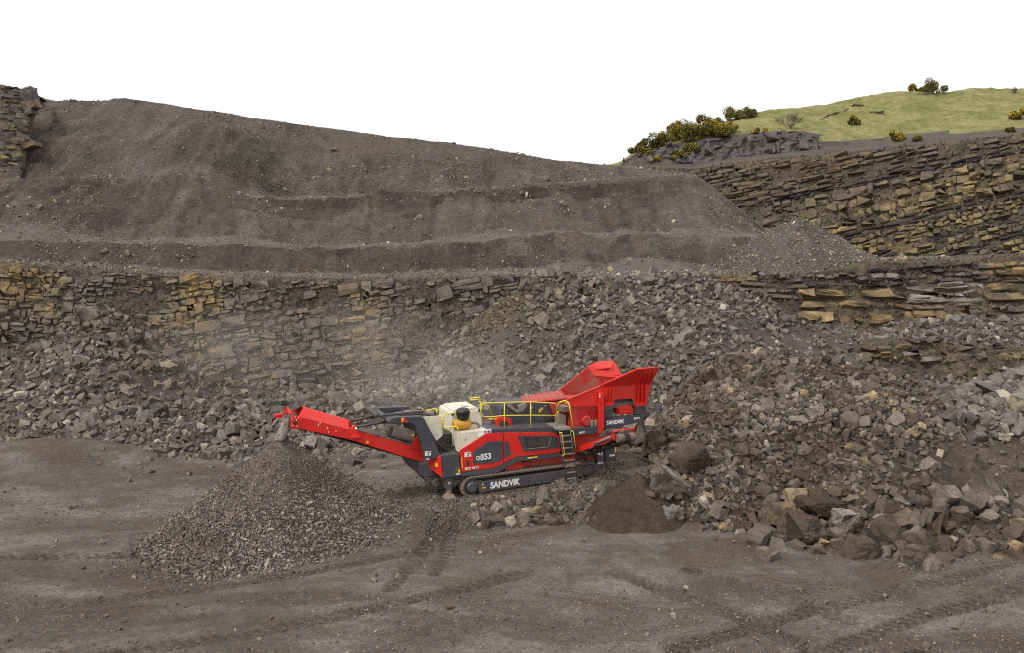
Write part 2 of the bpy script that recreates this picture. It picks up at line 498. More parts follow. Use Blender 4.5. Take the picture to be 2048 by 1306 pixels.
_, WET, TRD, PHS = ruts(GX, GY)
pn = np.stack([GX, GY, GX * 0], -1)
for px_, py_, ra, rb in ((120, 1150, 5, 1.2), (60, 1215, 5, 1.0), (860, 1085, 1.6, 2.2), (980, 1265, 3.0, 1.0), (1480, 1185, 3.0, 0.9), (1900, 1190, 3.5, 1.0), (1950, 1290, 3, 0.9), (150, 955, 9, 2.2), (450, 1240, 5, 0.6), (620, 1200, 4, 0.5)):
    q_ = on_floor(px_, py_)
    WET = np.maximum(WET, sstep(0.25, 0.75, np.exp(-((GX - q_[0]) / ra) ** 2 - ((GY - q_[1]) / rb) ** 2) + 0.35 * fbm(pn, 0.6, 4, 33)) * 0.9)
WET = np.where(inn, WET, 0.0)
t = NT('quarry_floor')
p_ = t.pos()
mp = t.n('Mapping'); mp.inputs['Scale'].default_value = (0.5, 1.0, 1.0); mp.inputs['Rotation'].default_value = (0, 0, R(-14)); t.l(p_, mp.inputs['Vector'])
n0 = t.noise(0.6, 8, 0.68, mp.outputs[0], 0.5)
c = t.ramp(n0, [(0.30, lin(86, 75, 66)), (0.44, lin(96, 86, 77)), (0.56, lin(110, 101, 93)), (0.72, lin(129, 121, 113))])
f = t.ramp(t.noise(0.3, 8, 0.7, mp.outputs[0], 0.6), [(0.5, 0.0), (0.6, 1.0)])
c = t.mix(t.math('MULTIPLY', f, 0.85), c, lin(84, 71, 61))
at_ = t.n('Attribute', attribute_name='wet')
wf = t.math('MULTIPLY', at_.outputs['Fac'], t.ramp(t.noise(0.8, 5, 0.6), [(0.3, 0.2), (0.6, 1.0)]))
c = t.mix(t.math('MULTIPLY', wf, 0.9), c, lin(78, 66, 57))
f = t.ramp(t.noise(0.3, 4, 0.6, None, 0.6), [(0.58, 0.0), (0.70, 1.0)])
c = t.mix(t.math('MULTIPLY', f, 0.7), c, lin(104, 97, 93))
n2 = t.noise(13, 6, 0.85)
c = t.mix(1.0, c, t.ramp(n2, [(0.3, 0.45), (0.5, 0.92), (0.64, 1.4), (0.74, 2.0)]), 'MULTIPLY')
n3 = t.noise(4, 6, 0.75)
c = t.mix(1.0, c, t.ramp(n3, [(0.3, 0.72), (0.7, 1.2)]), 'MULTIPLY')
rg = t.ramp(t.noise(0.5, 4, 0.5, mp.outputs[0], 0.5), [(0.38, 0.55), (0.5, 0.9)])
ta = t.n('Attribute', attribute_name='tread'); tp_ = t.n('Attribute', attribute_name='tread_phase')
lug = t.ramp(t.math('SINE', t.math('MULTIPLY', tp_.outputs['Fac'], 2 * math.pi)), [(0.1, 0.0), (0.5, 1.0)])
lug = t.math('MULTIPLY', lug, ta.outputs['Fac'])
lugf = t.math('MULTIPLY', lug, t.ramp(t.noise(2.5, 4, 0.6), [(0.35, 0.0), (0.55, 1.0)]))
nb = t.bump(n3, 0.5, 0.15); nb = t.bump(lugf, 1.0, 0.22, nb); nb = t.bump(n2, 0.9, 0.04, nb)
M_FLOOR = t.done(c, rg, nb, spec=0.25)
ground = np_obj('ground', np.stack([GX, GY, GZ], -1).reshape(-1, 3), grid_faces(*GX.shape), M_FLOOR, smooth=True)
for nm_, ar_ in (('tread', np.where(inn, TRD, 0)), ('tread_phase', PHS)):
    a1_ = ground.data.attributes.new(nm_, 'FLOAT', 'POINT'); a1_.data.foreach_set('value', ar_.ravel().astype(np.float32))
at0 = ground.data.attributes.new('wet', 'FLOAT', 'POINT'); at0.data.foreach_set('value', WET.ravel().astype(np.float32))
tag(ground, 'grey brown quarry floor with tyre ruts and scattered grit', None, kind='structure')

# ------------------------------------------------------------------ rubble slope, bench and spoil terraces
def floor_line(pts, dz=-0.25):
    out = []
    for px, py in pts:
        q = on_floor(px, py, dz); out.append((px, py, q[1] / S))
    return out
K_LINE = [(-600, 522, 48.5), (-300, 525, 48.5), (0, 530, 48.5), (120, 533, 48.5), (250, 545, 48.7), (400, 556, 49), (600, 560, 49), (800, 560, 49.3), (1000, 552, 49.5), (1100, 550, 49.8), (1250, 552, 50), (1400, 552, 50), (1550, 548, 50.5), (1650, 543, 50.5), (1750, 525, 51), (1900, 518, 51), (2048, 512, 51), (2300, 505, 51), (2700, 495, 51)]
T_LINE = [(-600, 720, 47), (-300, 720, 47), (0, 715, 47), (90, 690, 47), (150, 630, 46.5), (210, 622, 46.5), (260, 650, 47), (320, 700, 47), (430, 756, 46.5), (560, 774, 46.5), (700, 778, 46.5), (800, 752, 46.8), (870, 705, 47), (950, 634, 47.5), (1050, 572, 48), (1100, 556, 48.5), (1250, 553, 49.2), (1400, 556, 49.5), (1530, 590, 49), (1580, 640, 48.5), (1720, 652, 48.3), (1850, 648, 48), (1950, 630, 48), (2048, 640, 47.5), (2300, 650, 47), (2700, 650, 47)]
foot = floor_line([(-600, 900), (-300, 900), (0, 903), (150, 926), (300, 936), (480, 948), (600, 975), (700, 990), (800, 985), (860, 970), (930, 950), (1000, 935), (1100, 920), (1200, 915), (1300, 925), (1380, 930), (1600, 930), (2048, 930), (2700, 930)])
mid = [(-600, 810, 40.6), (0, 805, 40.6), (150, 800, 41), (300, 812, 41), (500, 806, 41), (700, 806, 41), (850, 800, 41), (950, 780, 41.2), (1050, 745, 42), (1150, 705, 42.6), (1250, 690, 43), (1350, 690, 43), (1500, 700, 43), (1600, 690, 44), (1720, 700, 44), (1800, 740, 43), (1950, 750, 43), (2048, 740, 43), (2700, 740, 43)]
mid2 = [(-600, 795, 43.4), (0, 780, 43.4), (110, 735, 43.6), (200, 700, 43.6), (300, 750, 43.4), (430, 803, 43.6), (600, 805, 44), (750, 803, 44), (850, 765, 44.2), (930, 715, 44.6), (1000, 680, 45), (1080, 650, 45.4), (1200, 630, 45.8), (1350, 628, 46), (1480, 640, 46), (1560, 668, 46), (1700, 678, 46), (1820, 690, 45.4), (1950, 680, 45.2), (2048, 690, 45), (2700, 690, 45)]
back = [(x, y - 4, d + 5) for x, y, d in T_LINE]
P = sheet([foot, mid, mid2, T_LINE, back], [36, 20, 24, 4], nc=480)
pp = P.reshape(-1, 3)
pp[:, 2] += 0.28 * fbm(pp, 0.35, 4, 21) + 0.10 * fbm(pp, 1.6, 3, 22)
RUB_V, RUB_Q = pp, grid_faces(*P.shape[:2])
tag(np_obj('rubble_slope', RUB_V, RUB_Q, M_RUBDIRT, smooth=True), 'slope of earth and broken rock below the quarry face', None, kind='structure')

S1 = [(-600, 512, 51), (0, 517, 51.5), (200, 530, 52), (400, 541, 52.5), (600, 546, 53), (800, 546, 53.5), (1000, 541, 54), (1200, 541, 54.5), (1400, 537, 55), (1560, 533, 55), (1700, 529, 55.5), (1800, 519, 57), (2048, 508, 58), (2700, 495, 58)]
S1 = [(x, y, d + 0.9) for x, y, d in S1]
S2 = [(-600, 478, 54), (0, 480, 54), (130, 481, 54.5), (300, 487, 55), (600, 491, 55.5), (800, 489, 55.8), (930, 486, 56), (1000, 479, 56.8), (1200, 476, 57.3), (1400, 472, 58), (1520, 474, 58.5), (1600, 500, 59), (1700, 521, 60), (1800, 517, 60), (2048, 506, 62), (2700, 490, 62)]
S3 = [(-600, 468, 57), (0, 470, 57), (300, 479, 58), (600, 480, 58.5), (1000, 470, 59.5), (1200, 468, 60), (1400, 464, 60.5), (1520, 466, 61), (1600, 505, 62), (1700, 520, 63), (1800, 516, 64), (2048, 506, 66), (2700, 490, 66)]
S4 = [(-600, 378, 63.5), (0, 374, 63.5), (250, 371, 64), (400, 379, 63.5), (520, 398, 63), (570, 399, 63), (800, 385, 64.5), (1000, 373, 66), (1200, 359, 67.5), (1300, 353, 68.3), (1388, 349, 69), (1405, 357, 69.3), (1460, 402, 69), (1530, 457, 69), (1600, 500, 70), (1700, 519, 71), (1800, 516, 72), (2048, 506, 74), (2700, 490, 74)]
S4b = [(x, y + (24 if 540 < x < 1400 else 14), d - (0.5 if 540 < x < 1400 else 0.4)) for x, y, d in S4]
S5 = [(-600, 372, 66), (0, 366, 66.5), (250, 362, 67), (400, 370, 67.5), (520, 395, 69), (570, 401, 70), (800, 391, 71), (1000, 379, 73), (1200, 362, 75), (1300, 354, 77), (1388, 353, 78), (1405, 365, 78), (1460, 412, 78), (1530, 465, 78), (1600, 504, 78), (1700, 521, 78), (1800, 517, 78), (2048, 507, 80), (2700, 490, 80)]
S6 = [(-600, 120, 84), (0, 180, 84), (75, 196, 83), (105, 202, 82.5), (170, 203, 82), (200, 204, 82), (240, 197, 81.5), (330, 208, 81), (400, 219, 80.5), (500, 235, 80), (600, 250, 79.5), (750, 268, 79), (900, 286, 79), (1000, 302, 79), (1100, 318, 79.5), (1240, 331, 81), (1320, 340, 84), (1388, 347, 86), (1405, 372, 86), (1460, 420, 86), (1530, 470, 86), (1600, 508, 86), (1700, 523, 86), (1800, 518, 86), (2048, 508, 86), (2700, 490, 86)]
S7 = [(x, y + 25, d + 14) for x, y, d in S6]
kk = [(x, y + 14, d - 0.25) for x, y, d in K_LINE]
P = sheet([kk, K_LINE, S1, S2, S3, S4b, S4, S5, S6, S7], [3, 8, 16, 8, 34, 10, 8, 66, 8], nc=520, blur=1)
pp = P.reshape(-1, 3)
hx, hy = project(pp)
amp = sstep(49.5 * S, 56 * S, pp[:, 1])
def bumpat(px, py, Y, rx, h):
    q = at(px, py, Y); d = np.hypot(pp[:, 0] - q[0], pp[:, 1] - q[1])
    return h * np.clip(1 - d / rx, 0, 1)
dz = 0.5 * fbm(pp, 0.09, 3, 41) * amp + (0.10 + 0.22 * amp) * fbm(pp, 0.45, 4, 42) + 0.11 * fbm(pp, 2.0, 3, 43)
rill = fbm(pp * np.array([1, 0.1, 0.1]), 0.6, 4, 44)
dz += 0.28 * rill * amp * (pp[:, 1] > 60 * S)
gul = np.abs(fbm(pp * np.array([1, 0.14, 0.14]), 0.33, 3, 47)); dz -= 0.3 * (1 - sstep(0.0, 0.16, gul)) * amp * (pp[:, 1] > 58 * S)
sky_m = np.abs(hy - np.interp(hx, [p[0] for p in S6], [p[1] for p in S6])) < 40
dz = np.where(sky_m, dz * 0.16, dz)
dz += np.maximum(bumpat(420, 330, 71, 7.5, 4.2), 0) + bumpat(190, 330, 74, 5, 1.2) - bumpat(255, 290, 76, 4.2, 2.0) + bumpat(760, 440, 62, 5, 0.9) + bumpat(1130, 520, 56.5, 4, 1.0) + bumpat(1290, 535, 54.5, 3.5, 0.9) + bumpat(60, 430, 60, 7, 1.8)
for LN, wd in ((S2, 9), (S4, 9)):
    dl = np.abs(hy - np.interp(hx, [p[0] for p in LN], [p[1] for p in LN]))
    dz = np.where(hx > (400 if LN is S4 else -900), dz * (0.25 + 0.75 * sstep(2, wd, dl)), dz)
pp[:, 2] += dz
SPO_V, SPO_Q = pp, grid_faces(*P.shape[:2])
sh = np_obj('spoil_hillside', SPO_V, SPO_Q, M_SPOIL, smooth=True)
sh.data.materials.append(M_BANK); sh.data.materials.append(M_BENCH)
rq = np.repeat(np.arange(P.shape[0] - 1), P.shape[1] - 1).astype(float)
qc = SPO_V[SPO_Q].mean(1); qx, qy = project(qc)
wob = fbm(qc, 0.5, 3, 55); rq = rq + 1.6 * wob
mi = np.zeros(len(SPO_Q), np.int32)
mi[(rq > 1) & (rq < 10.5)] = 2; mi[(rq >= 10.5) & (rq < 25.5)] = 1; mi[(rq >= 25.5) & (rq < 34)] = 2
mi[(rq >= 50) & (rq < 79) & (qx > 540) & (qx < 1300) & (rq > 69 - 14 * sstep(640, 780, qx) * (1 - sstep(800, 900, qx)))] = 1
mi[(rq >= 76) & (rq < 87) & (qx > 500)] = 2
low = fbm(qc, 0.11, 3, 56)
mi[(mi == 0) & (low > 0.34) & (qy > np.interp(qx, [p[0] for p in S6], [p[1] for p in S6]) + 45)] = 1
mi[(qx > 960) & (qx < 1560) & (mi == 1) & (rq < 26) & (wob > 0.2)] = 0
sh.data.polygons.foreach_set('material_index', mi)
tag(sh, 'dark terraced hillside of tipped quarry spoil', None, kind='structure')

# right hand muck heap in front
hfoot = floor_line([(1290, 1010), (1340, 1050), (1400, 1082), (1500, 1100), (1620, 1122), (1720, 1138), (1860, 1158), (1930, 1130), (2048, 1140), (2300, 1160), (2700, 1170)], -0.3)
h1 = [(1290, 985, 27.6), (1340, 990, 28.2), (1400, 985, 28.6), (1500, 985, 28.6), (1620, 985, 28.4), (1750, 990, 28.2), (1860, 1000, 28), (1950, 1005, 28), (2048, 1005, 28), (2700, 1010, 28)]
h2 = [(1290, 930, 31.5), (1330, 910, 32), (1400, 850, 33), (1500, 830, 32.8), (1620, 820, 32.4), (1750, 820, 32.2), (1860, 850, 32), (1930, 900, 31.5), (2048, 905, 31), (2700, 905, 31)]
h3 = [(1290, 880, 37), (1330, 830, 37.5), (1400, 745, 38.5), (1480, 720, 38.5), (1560, 722, 38), (1650, 735, 37), (1750, 745, 36.5), (1830, 765, 36), (1900, 800, 35.5), (1960, 790, 36.5), (2048, 775, 37), (2700, 775, 37)]
h4 = [(1290, 850, 41), (1330, 790, 41.5), (1400, 735, 42.5), (1480, 715, 42.5), (1560, 724, 42), (1650, 745, 41), (1750, 765, 40.5), (1830, 780, 40), (1900, 800, 40), (1960, 770, 40.5), (2048, 745, 41), (2700, 745, 41)]
h5 = [(x, y + 40, d + 3) for x, y, d in h4]
def az(px, py): d = ray(px, py); return float(d[0] / d[1])
P = sheet([hfoot, h1, h2, h3, h4, h5], [26, 36, 36, 14, 4], a0=az(1300, 950), a1=0.92, nc=330)
pp = P.reshape(-1, 3)
pp[:, 2] += 0.22 * fbm(pp, 0.5, 4, 61) + 0.08 * fbm(pp, 2.2, 3, 62)
HEAP_V, HEAP_Q = pp, grid_faces(*P.shape[:2])
tag(np_obj('muck_heap', HEAP_V, HEAP_Q, M_HEAPDIRT, smooth=True), 'brown heap of blasted rock and earth on the right', None, kind='structure')

# ------------------------------------------------------------------ bedded rock faces
def interp_line(L, px, k):
    L = np.array(L, float); return np.interp(px, L[:, 0], L[:, k])
FACES = {}
class Face:
    """a rock wall: backing sheet plus blocks laid in beds"""
    def __init__(s, foot, top, back_off):
        s.foot, s.top, s.bo = foot, top, back_off
    def pt(s, px, py, off=0.0):
        pf, pt_ = interp_line(s.foot, px, 1), interp_line(s.top, px, 1)
        Yf, Yt = interp_line(s.foot, px, 2), interp_line(s.top, px, 2)
        v = np.clip((pf - py) / np.maximum(pf - pt_, 12), -0.5, 1.5)
        return at(px, py, Yf + (Yt - Yf) * v + off / S)
    def frame(s, px, py):
        a, b = s.pt(px - 12, py), s.pt(px + 12, py)
        tx = b - a; tx[2] = 0; tx /= np.linalg.norm(tx)
        u, d = s.pt(px, py - 6), s.pt(px, py + 6)
        up = u - d; up /= np.linalg.norm(up)
        return tx, up
def lay_beds(face, curves, px0, px1, wmul, inside, mats, jut=0.12, miss=0.04, depth=0.7, gap=1.1, hj=0.05, split=0.3, merge_up=0.08, crumble=None):
    """curves: list of functions px -> py, top bed line first; mats(px, py, bed) -> material"""
    out = []
    for i in range(len(curves) - 1):
        ca, cb = curves[i], curves[i + 1]
        px = px0 + rng.uniform(0, 12)
        drift = 0
        while px < px1:
            th = cb(px) - ca(px)
            w = th * rng.uniform(*wmul) * (0.55 if rng.uniform() < 0.2 else 1.0)
            c = px + w / 2; ya, yb = ca(c), cb(c)
            px += w
            if th < 3 or rng.uniform() < miss: continue
            u = rng.uniform()
            if u < split and th > 9:
                f = rng.uniform(0.35, 0.65); rows_ = [(ya, ya + th * f), (ya + th * f, yb)]
            elif u > 1 - merge_up: rows_ = [(ya, yb + th * 0.5)]
            else: rows_ = [(ya, yb)]
            for ya, yb in rows_:
              cy = (ya + yb) / 2
              if not inside(c, cy): continue
              if crumble is not None and float(fbm(np.array([[c * 0.012, cy * 0.02, 3.0]]), 1.0, 3, 19)[0]) > crumble: continue
              p = face.pt(c, cy); tx, up = face.frame(c, cy)
              sc = np.linalg.norm(face.pt(c + 10, cy) - face.pt(c - 10, cy)) / 20
              dip = -(ca(c + 8) - ca(c - 8)) / 16
              m = mats(c, cy, i)
              if m is None: continue
              hw, hh = w * sc / 2 * gap * rng.uniform(0.92, 1.04), (yb - ya) * sc / 2 * gap * rng.uniform(1 - hj * 2, 1 + hj)
              n = np.cross(tx, up); n /= np.linalg.norm(n)          # away from camera
              if n[1] < 0: n = -n
              ax = tx * math.cos(math.atan(dip)) + up * math.sin(math.atan(dip)); ax /= np.linalg.norm(ax)
              az_ = np.cross(n, ax) * -1
              if az_[2] < 0: az_ = -az_
              Rm = np.stack([ax, np.cross(az_, ax), az_], 1)
              e = rng.normal(size=3) * np.array([0.02, 0.015, 0.035])
              Rj = np.array(Matrix.Rotation(e[0], 3, 'X') @ Matrix.Rotation(e[1], 3, 'Y') @ Matrix.Rotation(e[2], 3, 'Z'))
              dd = depth * rng.uniform(0.8, 1.2)
              lowf = float(fbm(np.array([p]) , 0.45, 2, 77)[0])
              pos = p + n * (dd * 0.5 - rng.normal() * jut - lowf * jut * 2.2)
              out.append((hw * hh, pos, Rm @ Rj, np.array([hw, dd, hh]), int(rng.integers(len(V_BLOCK))), m))
    return out
def build_face(name, label, foot, top, blocks, back_off, mat_back, px0, px1, limit=300, kinds=(V_BLOCK, _VB), part='rock_block', rgh=0.10, lowa=0.15, zs=1.8):
    fc = Face(foot, top, back_off)
    xs = np.arange(px0, px1 + 1, 4.0); vs_ = np.linspace(-0.25, 1.02, 44)
    P = []
    for v in vs_:
        pf, pt_ = interp_line(foot, xs, 1), interp_line(top, xs, 1)
        P.append(fc.pt(xs, pf + (pt_ - pf) * v, back_off))
    P.append(P[-1] + np.array([0, 1.8, 0.02]))
    P = np.array(P); q = P.reshape(-1, 3)
    lowf = fbm(q, 0.45, 2, 77)
    q[:, 1] += -lowf * lowa + rgh * fbm(q * np.array([1, 1, zs]), 1.3, 5, 71, 0.6)
    root = np_obj(name, q, grid_faces(*P.shape[:2]), mat_back, smooth=True)
    tag(root, label, None, kind='structure')
    FACES[name] = (q, grid_faces(*P.shape[:2]))
    blocks = sorted(blocks, key=lambda b: -b[0])
    vis = [b for b in blocks if -30 < project(b[1])[0] < 2080]
    ids = set(id(b) for b in vis[:limit])
    rest = {}
    for b in blocks:
        if id(b) in ids:
            o = bpy.data.objects.new(part, stone_mesh(kinds[0], b[4], b[5]))
            M = np.eye(4); M[:3, :3] = b[2] * b[3][None, :]; M[:3, 3] = b[1]
            o.matrix_world = Matrix(M.tolist()); link(o, root)
        else:
            rest.setdefault(b[5].name, []).append(b)
    for mn, bs in rest.items():
        V, T = merge(kinds[1], np.array([b[4] for b in bs]), np.array([b[1] for b in bs]), np.array([b[2] for b in bs]), np.array([b[3] for b in bs]))
        o = np_obj('small_' + part + 's', V, T, bpy.data.materials[mn], root); o['kind'] = 'stuff'
    return root

M_WALLBACK = dirt_mat('wall_crumbling_rock', lin(74, 66, 58), lin(88, 78, 66), lin(106, 93, 72), lin(70, 62, 57), 0.25, 0.9, 3)
# left quarry face below the bench
face_foot = [(x, y + 12, d + 0.35) for x, y, d in T_LINE]
face_top = [(x, y + 3, 48.1 + 0.25 * (d - 48.5)) for x, y, d in K_LINE]
FL = Face(face_foot, face_top, 0.0)
def kl(px): return interp_line(K_LINE, px, 1)
def tl(px): return interp_line(T_LINE, px, 1)
# flat beds on the left, beds rising to the right further on
flat = []; y = 0.0
for th in [8, 10, 13, 10, 15, 13, 16, 14, 12, 16, 12, 15, 13, 15, 12, 14]:
    flat.append((lambda o: (lambda px: 530 + 0.05 * min(px, 330) + o + 3 * math.sin(px * 0.02)))(y)); y += th
dip = []; y = -30.0
for th in [10, 9, 11, 14, 9, 12, 15, 11, 10, 15, 13, 17, 12, 15, 13, 17, 14, 18, 13, 17, 15, 19, 16, 18, 14, 20, 16, 18, 15, 19, 17, 18, 16, 18]:
    dip.append((lambda o: (lambda px: 558 + o - 0.155 * (px - 330) + 4 * math.sin(px * 0.013 + o)))(y)); y += th
def in_face(px, py): return kl(px) + 5 < py < tl(px) + 14
def fmat(px, py, i):
    if 60 < px < 130 and py < 620 and rng.uniform() < 0.4: return None
    return M_FACE
bl = lay_beds(FL, flat, -330, 345, (0.8, 2.1), in_face, fmat, 0.07, 0.05, crumble=0.5)
bl += lay_beds(FL, dip, 330, 1110, (0.9, 2.5), in_face, fmat, 0.06, 0.04, crumble=0.5)
# a few proud buttress blocks high on the face
build_face('quarry_face', 'bedded brown and grey rock face of the lower bench', face_foot, face_top, bl, -0.16, M_BACK, -560, 1120, kinds=(V_CRAG, _VC))

# right hand ledges under the bench, big tan and pale beds
ledge_foot = [(1300, 590, 49.6), (1500, 610, 49.3), (1580, 652, 48.8), (1720, 664, 48.6), (1850, 660, 48.4), (1950, 645, 48.4), (2048, 650, 48), (2700, 660, 47.6)]
ledge_top = [(1300, 556, 49.9), (1550, 552, 50.2), (1650, 547, 50.1), (1750, 529, 50.1), (1900, 522, 50.1), (2048, 516, 50), (2700, 500, 50)]
FR = Face(ledge_foot, ledge_top, 0)
def line2(x0, y0, x1, y1): return lambda px: y0 + (y1 - y0) * (px - x0) / (x1 - x0)
def bed(x0, y0, x1, y1, th, mat, wm, jut=0.1, depth=1.2, face=FR):
    return lay_beds(face, [line2(x0, y0 - th / 2, x1, y1 - th / 2), line2(x0, y0 + th / 2, x1, y1 + th / 2)], x0, x1, wm, lambda a, b: True, lambda a, b, i: mat, jut, 0.0, depth, 1.1, 0.06, 0.1, 0.0)
lb = []
lb += bed(1585, 592, 1770, 590, 20, M_OCHRE, (1.5, 3.5)); lb += bed(1590, 613, 1780, 612, 16, M_OCHRE, (2, 4), 0.06)
lb += bed(1592, 637, 1775, 644, 24, M_OCHRE, (1.4, 2.8), 0.12); lb += bed(1775, 618, 1900, 616, 14, M_THIN, (2, 5))
lb += bed(1770, 598, 1960, 590, 12, M_PALE, (3, 7), 0.05); lb += bed(1800, 583, 1960, 575, 15, M_PALE, (3, 6), 0.05); lb += bed(1800, 608, 1950, 603, 12, M_PALE, (3, 7), 0.05)
lb += bed(1945, 537, 2110, 530, 12, M_OCHRE, (1.5, 3), 0.05); lb += bed(1940, 552, 2110, 547, 16, M_OCHRE, (1.5, 3), 0.05); lb += bed(1945, 566, 2110, 562, 10, M_THIN, (2, 4), 0.05)
lb += bed(1958, 590, 2034, 588, 40, M_OCHRE, (1.9, 2.0), 0.0, 1.6); lb += bed(2040, 590, 2240, 585, 24, M_PALE, (1.5, 3), 0.1)
lb += bed(1800, 640, 1930, 630, 26, M_OCHRE, (1.0, 2.2), 0.12); lb += bed(1930, 624, 2200, 618, 18, M_THIN, (1.5, 3)); lb += bed(1930, 640, 2200, 640, 16, M_THIN, (1.5, 3))
lb += bed(1700, 553, 1950, 540, 10, M_SHALE, (1.0, 3)); lb += bed(1700, 563, 1945, 551, 10, M_SHALE, (1.0, 3)); lb += bed(1720, 574, 1945, 562, 11, M_SHALE, (1.5, 3))
lb += bed(1680, 548, 1940, 532, 8, M_SHALE, (1, 3)); lb += bed(1730, 556, 1790, 556, 12, M_PALE, (2, 3), -0.1)
lb += bed(1590, 575, 1720, 572, 10, M_SHALE, (1, 3))
for k in range(4):
    lb += bed(1380, 562 + k * 9, 1590, 566 + k * 11, 9, M_THIN if k % 2 else M_FACE, (2, 6), 0.06)
lb += bed(1480, 556, 1600, 556, 13, M_FACE, (0.8, 1.5), 0.1); lb += bed(1600, 557, 1700, 556, 10, M_FACE, (0.8, 2), 0.1)
build_face('ledge_face', 'ledge of ochre, pale and dark shale beds under the right bench', ledge_foot, ledge_top, lb, -0.3, M_WALLBACK, 1360, 2400, lowa=0.2, kinds=(V_CRAG, _VC))
# lower broken ledge behind the heap
low_foot = [(1660, 745, 43.6), (1780, 752, 43), (1900, 742, 43), (2048, 735, 43.4), (2700, 735, 43.4)]
low_top = [(1660, 712, 44), (1780, 686, 43.6), (1880, 688, 43.6), (1940, 698, 43.8), (2048, 700, 44), (2700, 700, 44)]
FW = Face(low_foot, low_top, 0)
lw = bed(1785, 712, 1860, 706, 13, M_PALE, (2, 4), 0.08, 1.2, FW) + bed(1790, 726, 1850, 722, 11, M_PALE, (2, 4), 0.05, 1.2, FW) + bed(1690, 706, 1790, 698, 12, M_THIN, (1.2, 3), 0.1, 1.2, FW) + bed(1700, 720, 1786, 714, 12, M_OCHRE, (1, 2), 0.1, 1.2, FW) + bed(1880, 700, 1990, 694, 12, M_THIN, (1.5, 3), 0.1, 1.2, FW) + bed(1860, 718, 1960, 712, 16, M_THIN, (1, 2), 0.15, 1.2, FW) + bed(1990, 718, 2100, 712, 18, M_OCHRE, (1, 2), 0.12, 1.2, FW) + bed(1780, 690, 1880, 684, 10, M_SHALE, (1.5, 3), 0.1, 1.2, FW)
build_face('broken_ledge', 'low broken ledge of pale and dark beds behind the heap', low_foot, low_top, lw, -0.3, M_WALLBACK, 1700, 2400, lowa=0.2, kinds=(V_CRAG, _VC))

# upper right strata wall, beds rising to the right, dark seams between
wall_foot = [(1250, 430, 98), (1400, 430, 96), (1520, 458, 92), (1700, 505, 86), (1760, 518, 84), (1900, 514, 81), (2048, 509, 78), (2300, 500, 74), (2700, 490, 70)]
wall_top = [(1250, 336, 100), (1390, 340, 98.5), (1450, 330, 97), (1600, 318, 93.5), (1800, 298, 88), (2048, 274, 82), (2300, 250, 78), (2700, 215, 74)]
FWALL = Face(wall_foot, wall_top, 0)
gA, gB, gC, gD = line2(1520, 413, 2048, 303), line2(1690, 474, 2048, 385), line2(1780, 505, 2048, 432), line2(1900, 513, 2048, 468)
gT = lambda px: interp_line(wall_top, px, 1)
def between(f, g, n, seam0, seam1):
    cs = []
    for k in range(n + 1):
        cs.append((lambda k: lambda px: (f(px) + seam0) * (1 - k / n) + (g(px) - seam1) * (k / n))(k))
    return cs
def in_wall(px, py): return interp_line(wall_top, px, 1) + 3 < py < interp_line(wall_foot, px, 1) + 6
wb = []
gT2 = line2(1390, 332, 2048, 268)
wb += lay_beds(FWALL, [(lambda k: lambda px: gA(px) - 5 - k)(k) for k in (150, 139, 128, 118, 108, 99, 90, 82, 73, 65, 57, 48, 39, 30, 20, 10, 0)], 1380, 2330, (1.4, 4.5), in_wall, lambda a, b, i: M_THIN, 0.1, 0.05, 1.4, 1.1, 0.05, 0.3, 0.0, 0.5)
wb += lay_beds(FWALL, between(gA, gB, 4, 5, 6), 1480, 2330, (0.6, 1.9), in_wall, lambda a, b, i: M_THIN if (i == 0 and rng.uniform() < 0.8) or a < 1620 and rng.uniform() < .5 else M_STRATA, 0.13, 0.04, 1.5, 1.12, 0.03, 0.25, 0.0)
wb += lay_beds(FWALL, between(gB, gC, 3, 9, 5), 1640, 2330, (0.6, 1.9), in_wall, lambda a, b, i: M_STRATA, 0.11, 0.04, 1.5, 1.12, 0.03, 0.2, 0.0)
wb += lay_beds(FWALL, between(gC, gD, 2, 9, 5), 1700, 2330, (0.6, 1.9), in_wall, lambda a, b, i: M_STRATA, 0.11, 0.04, 1.5, 1.12, 0.03, 0.2, 0.0)
wb += lay_beds(FWALL, [(lambda k: lambda px: gD(px) + k)(k) for k in (9, 22, 34, 46)], 1800, 2330, (0.6, 1.9), in_wall, lambda a, b, i: M_STRATA, 0.11, 0.04, 1.5, 1.12, 0.03, 0.2, 0.0)
for gg, wd in ((gA, 9), (gB, 16), (gC, 15), (gD, 14)):
    wb += lay_beds(FWALL, [(lambda k: lambda px: gg(px) + k)(k) for k in (-5, wd / 2 - 4, wd - 4)], 1490, 2330, (2.5, 7), in_wall, lambda a, b, i: M_COAL, 0.05, 0.0, 1.15, 1.08, 0.1, 0.0, 0.0)
build_face('strata_wall', 'tall wall of tilted tan rock beds with dark seams', wall_foot, wall_top, wb, -0.3, M_WALLBACK, 1260, 2400, rgh=0.12, lowa=0.24, kinds=(V_CRAG, _VC))

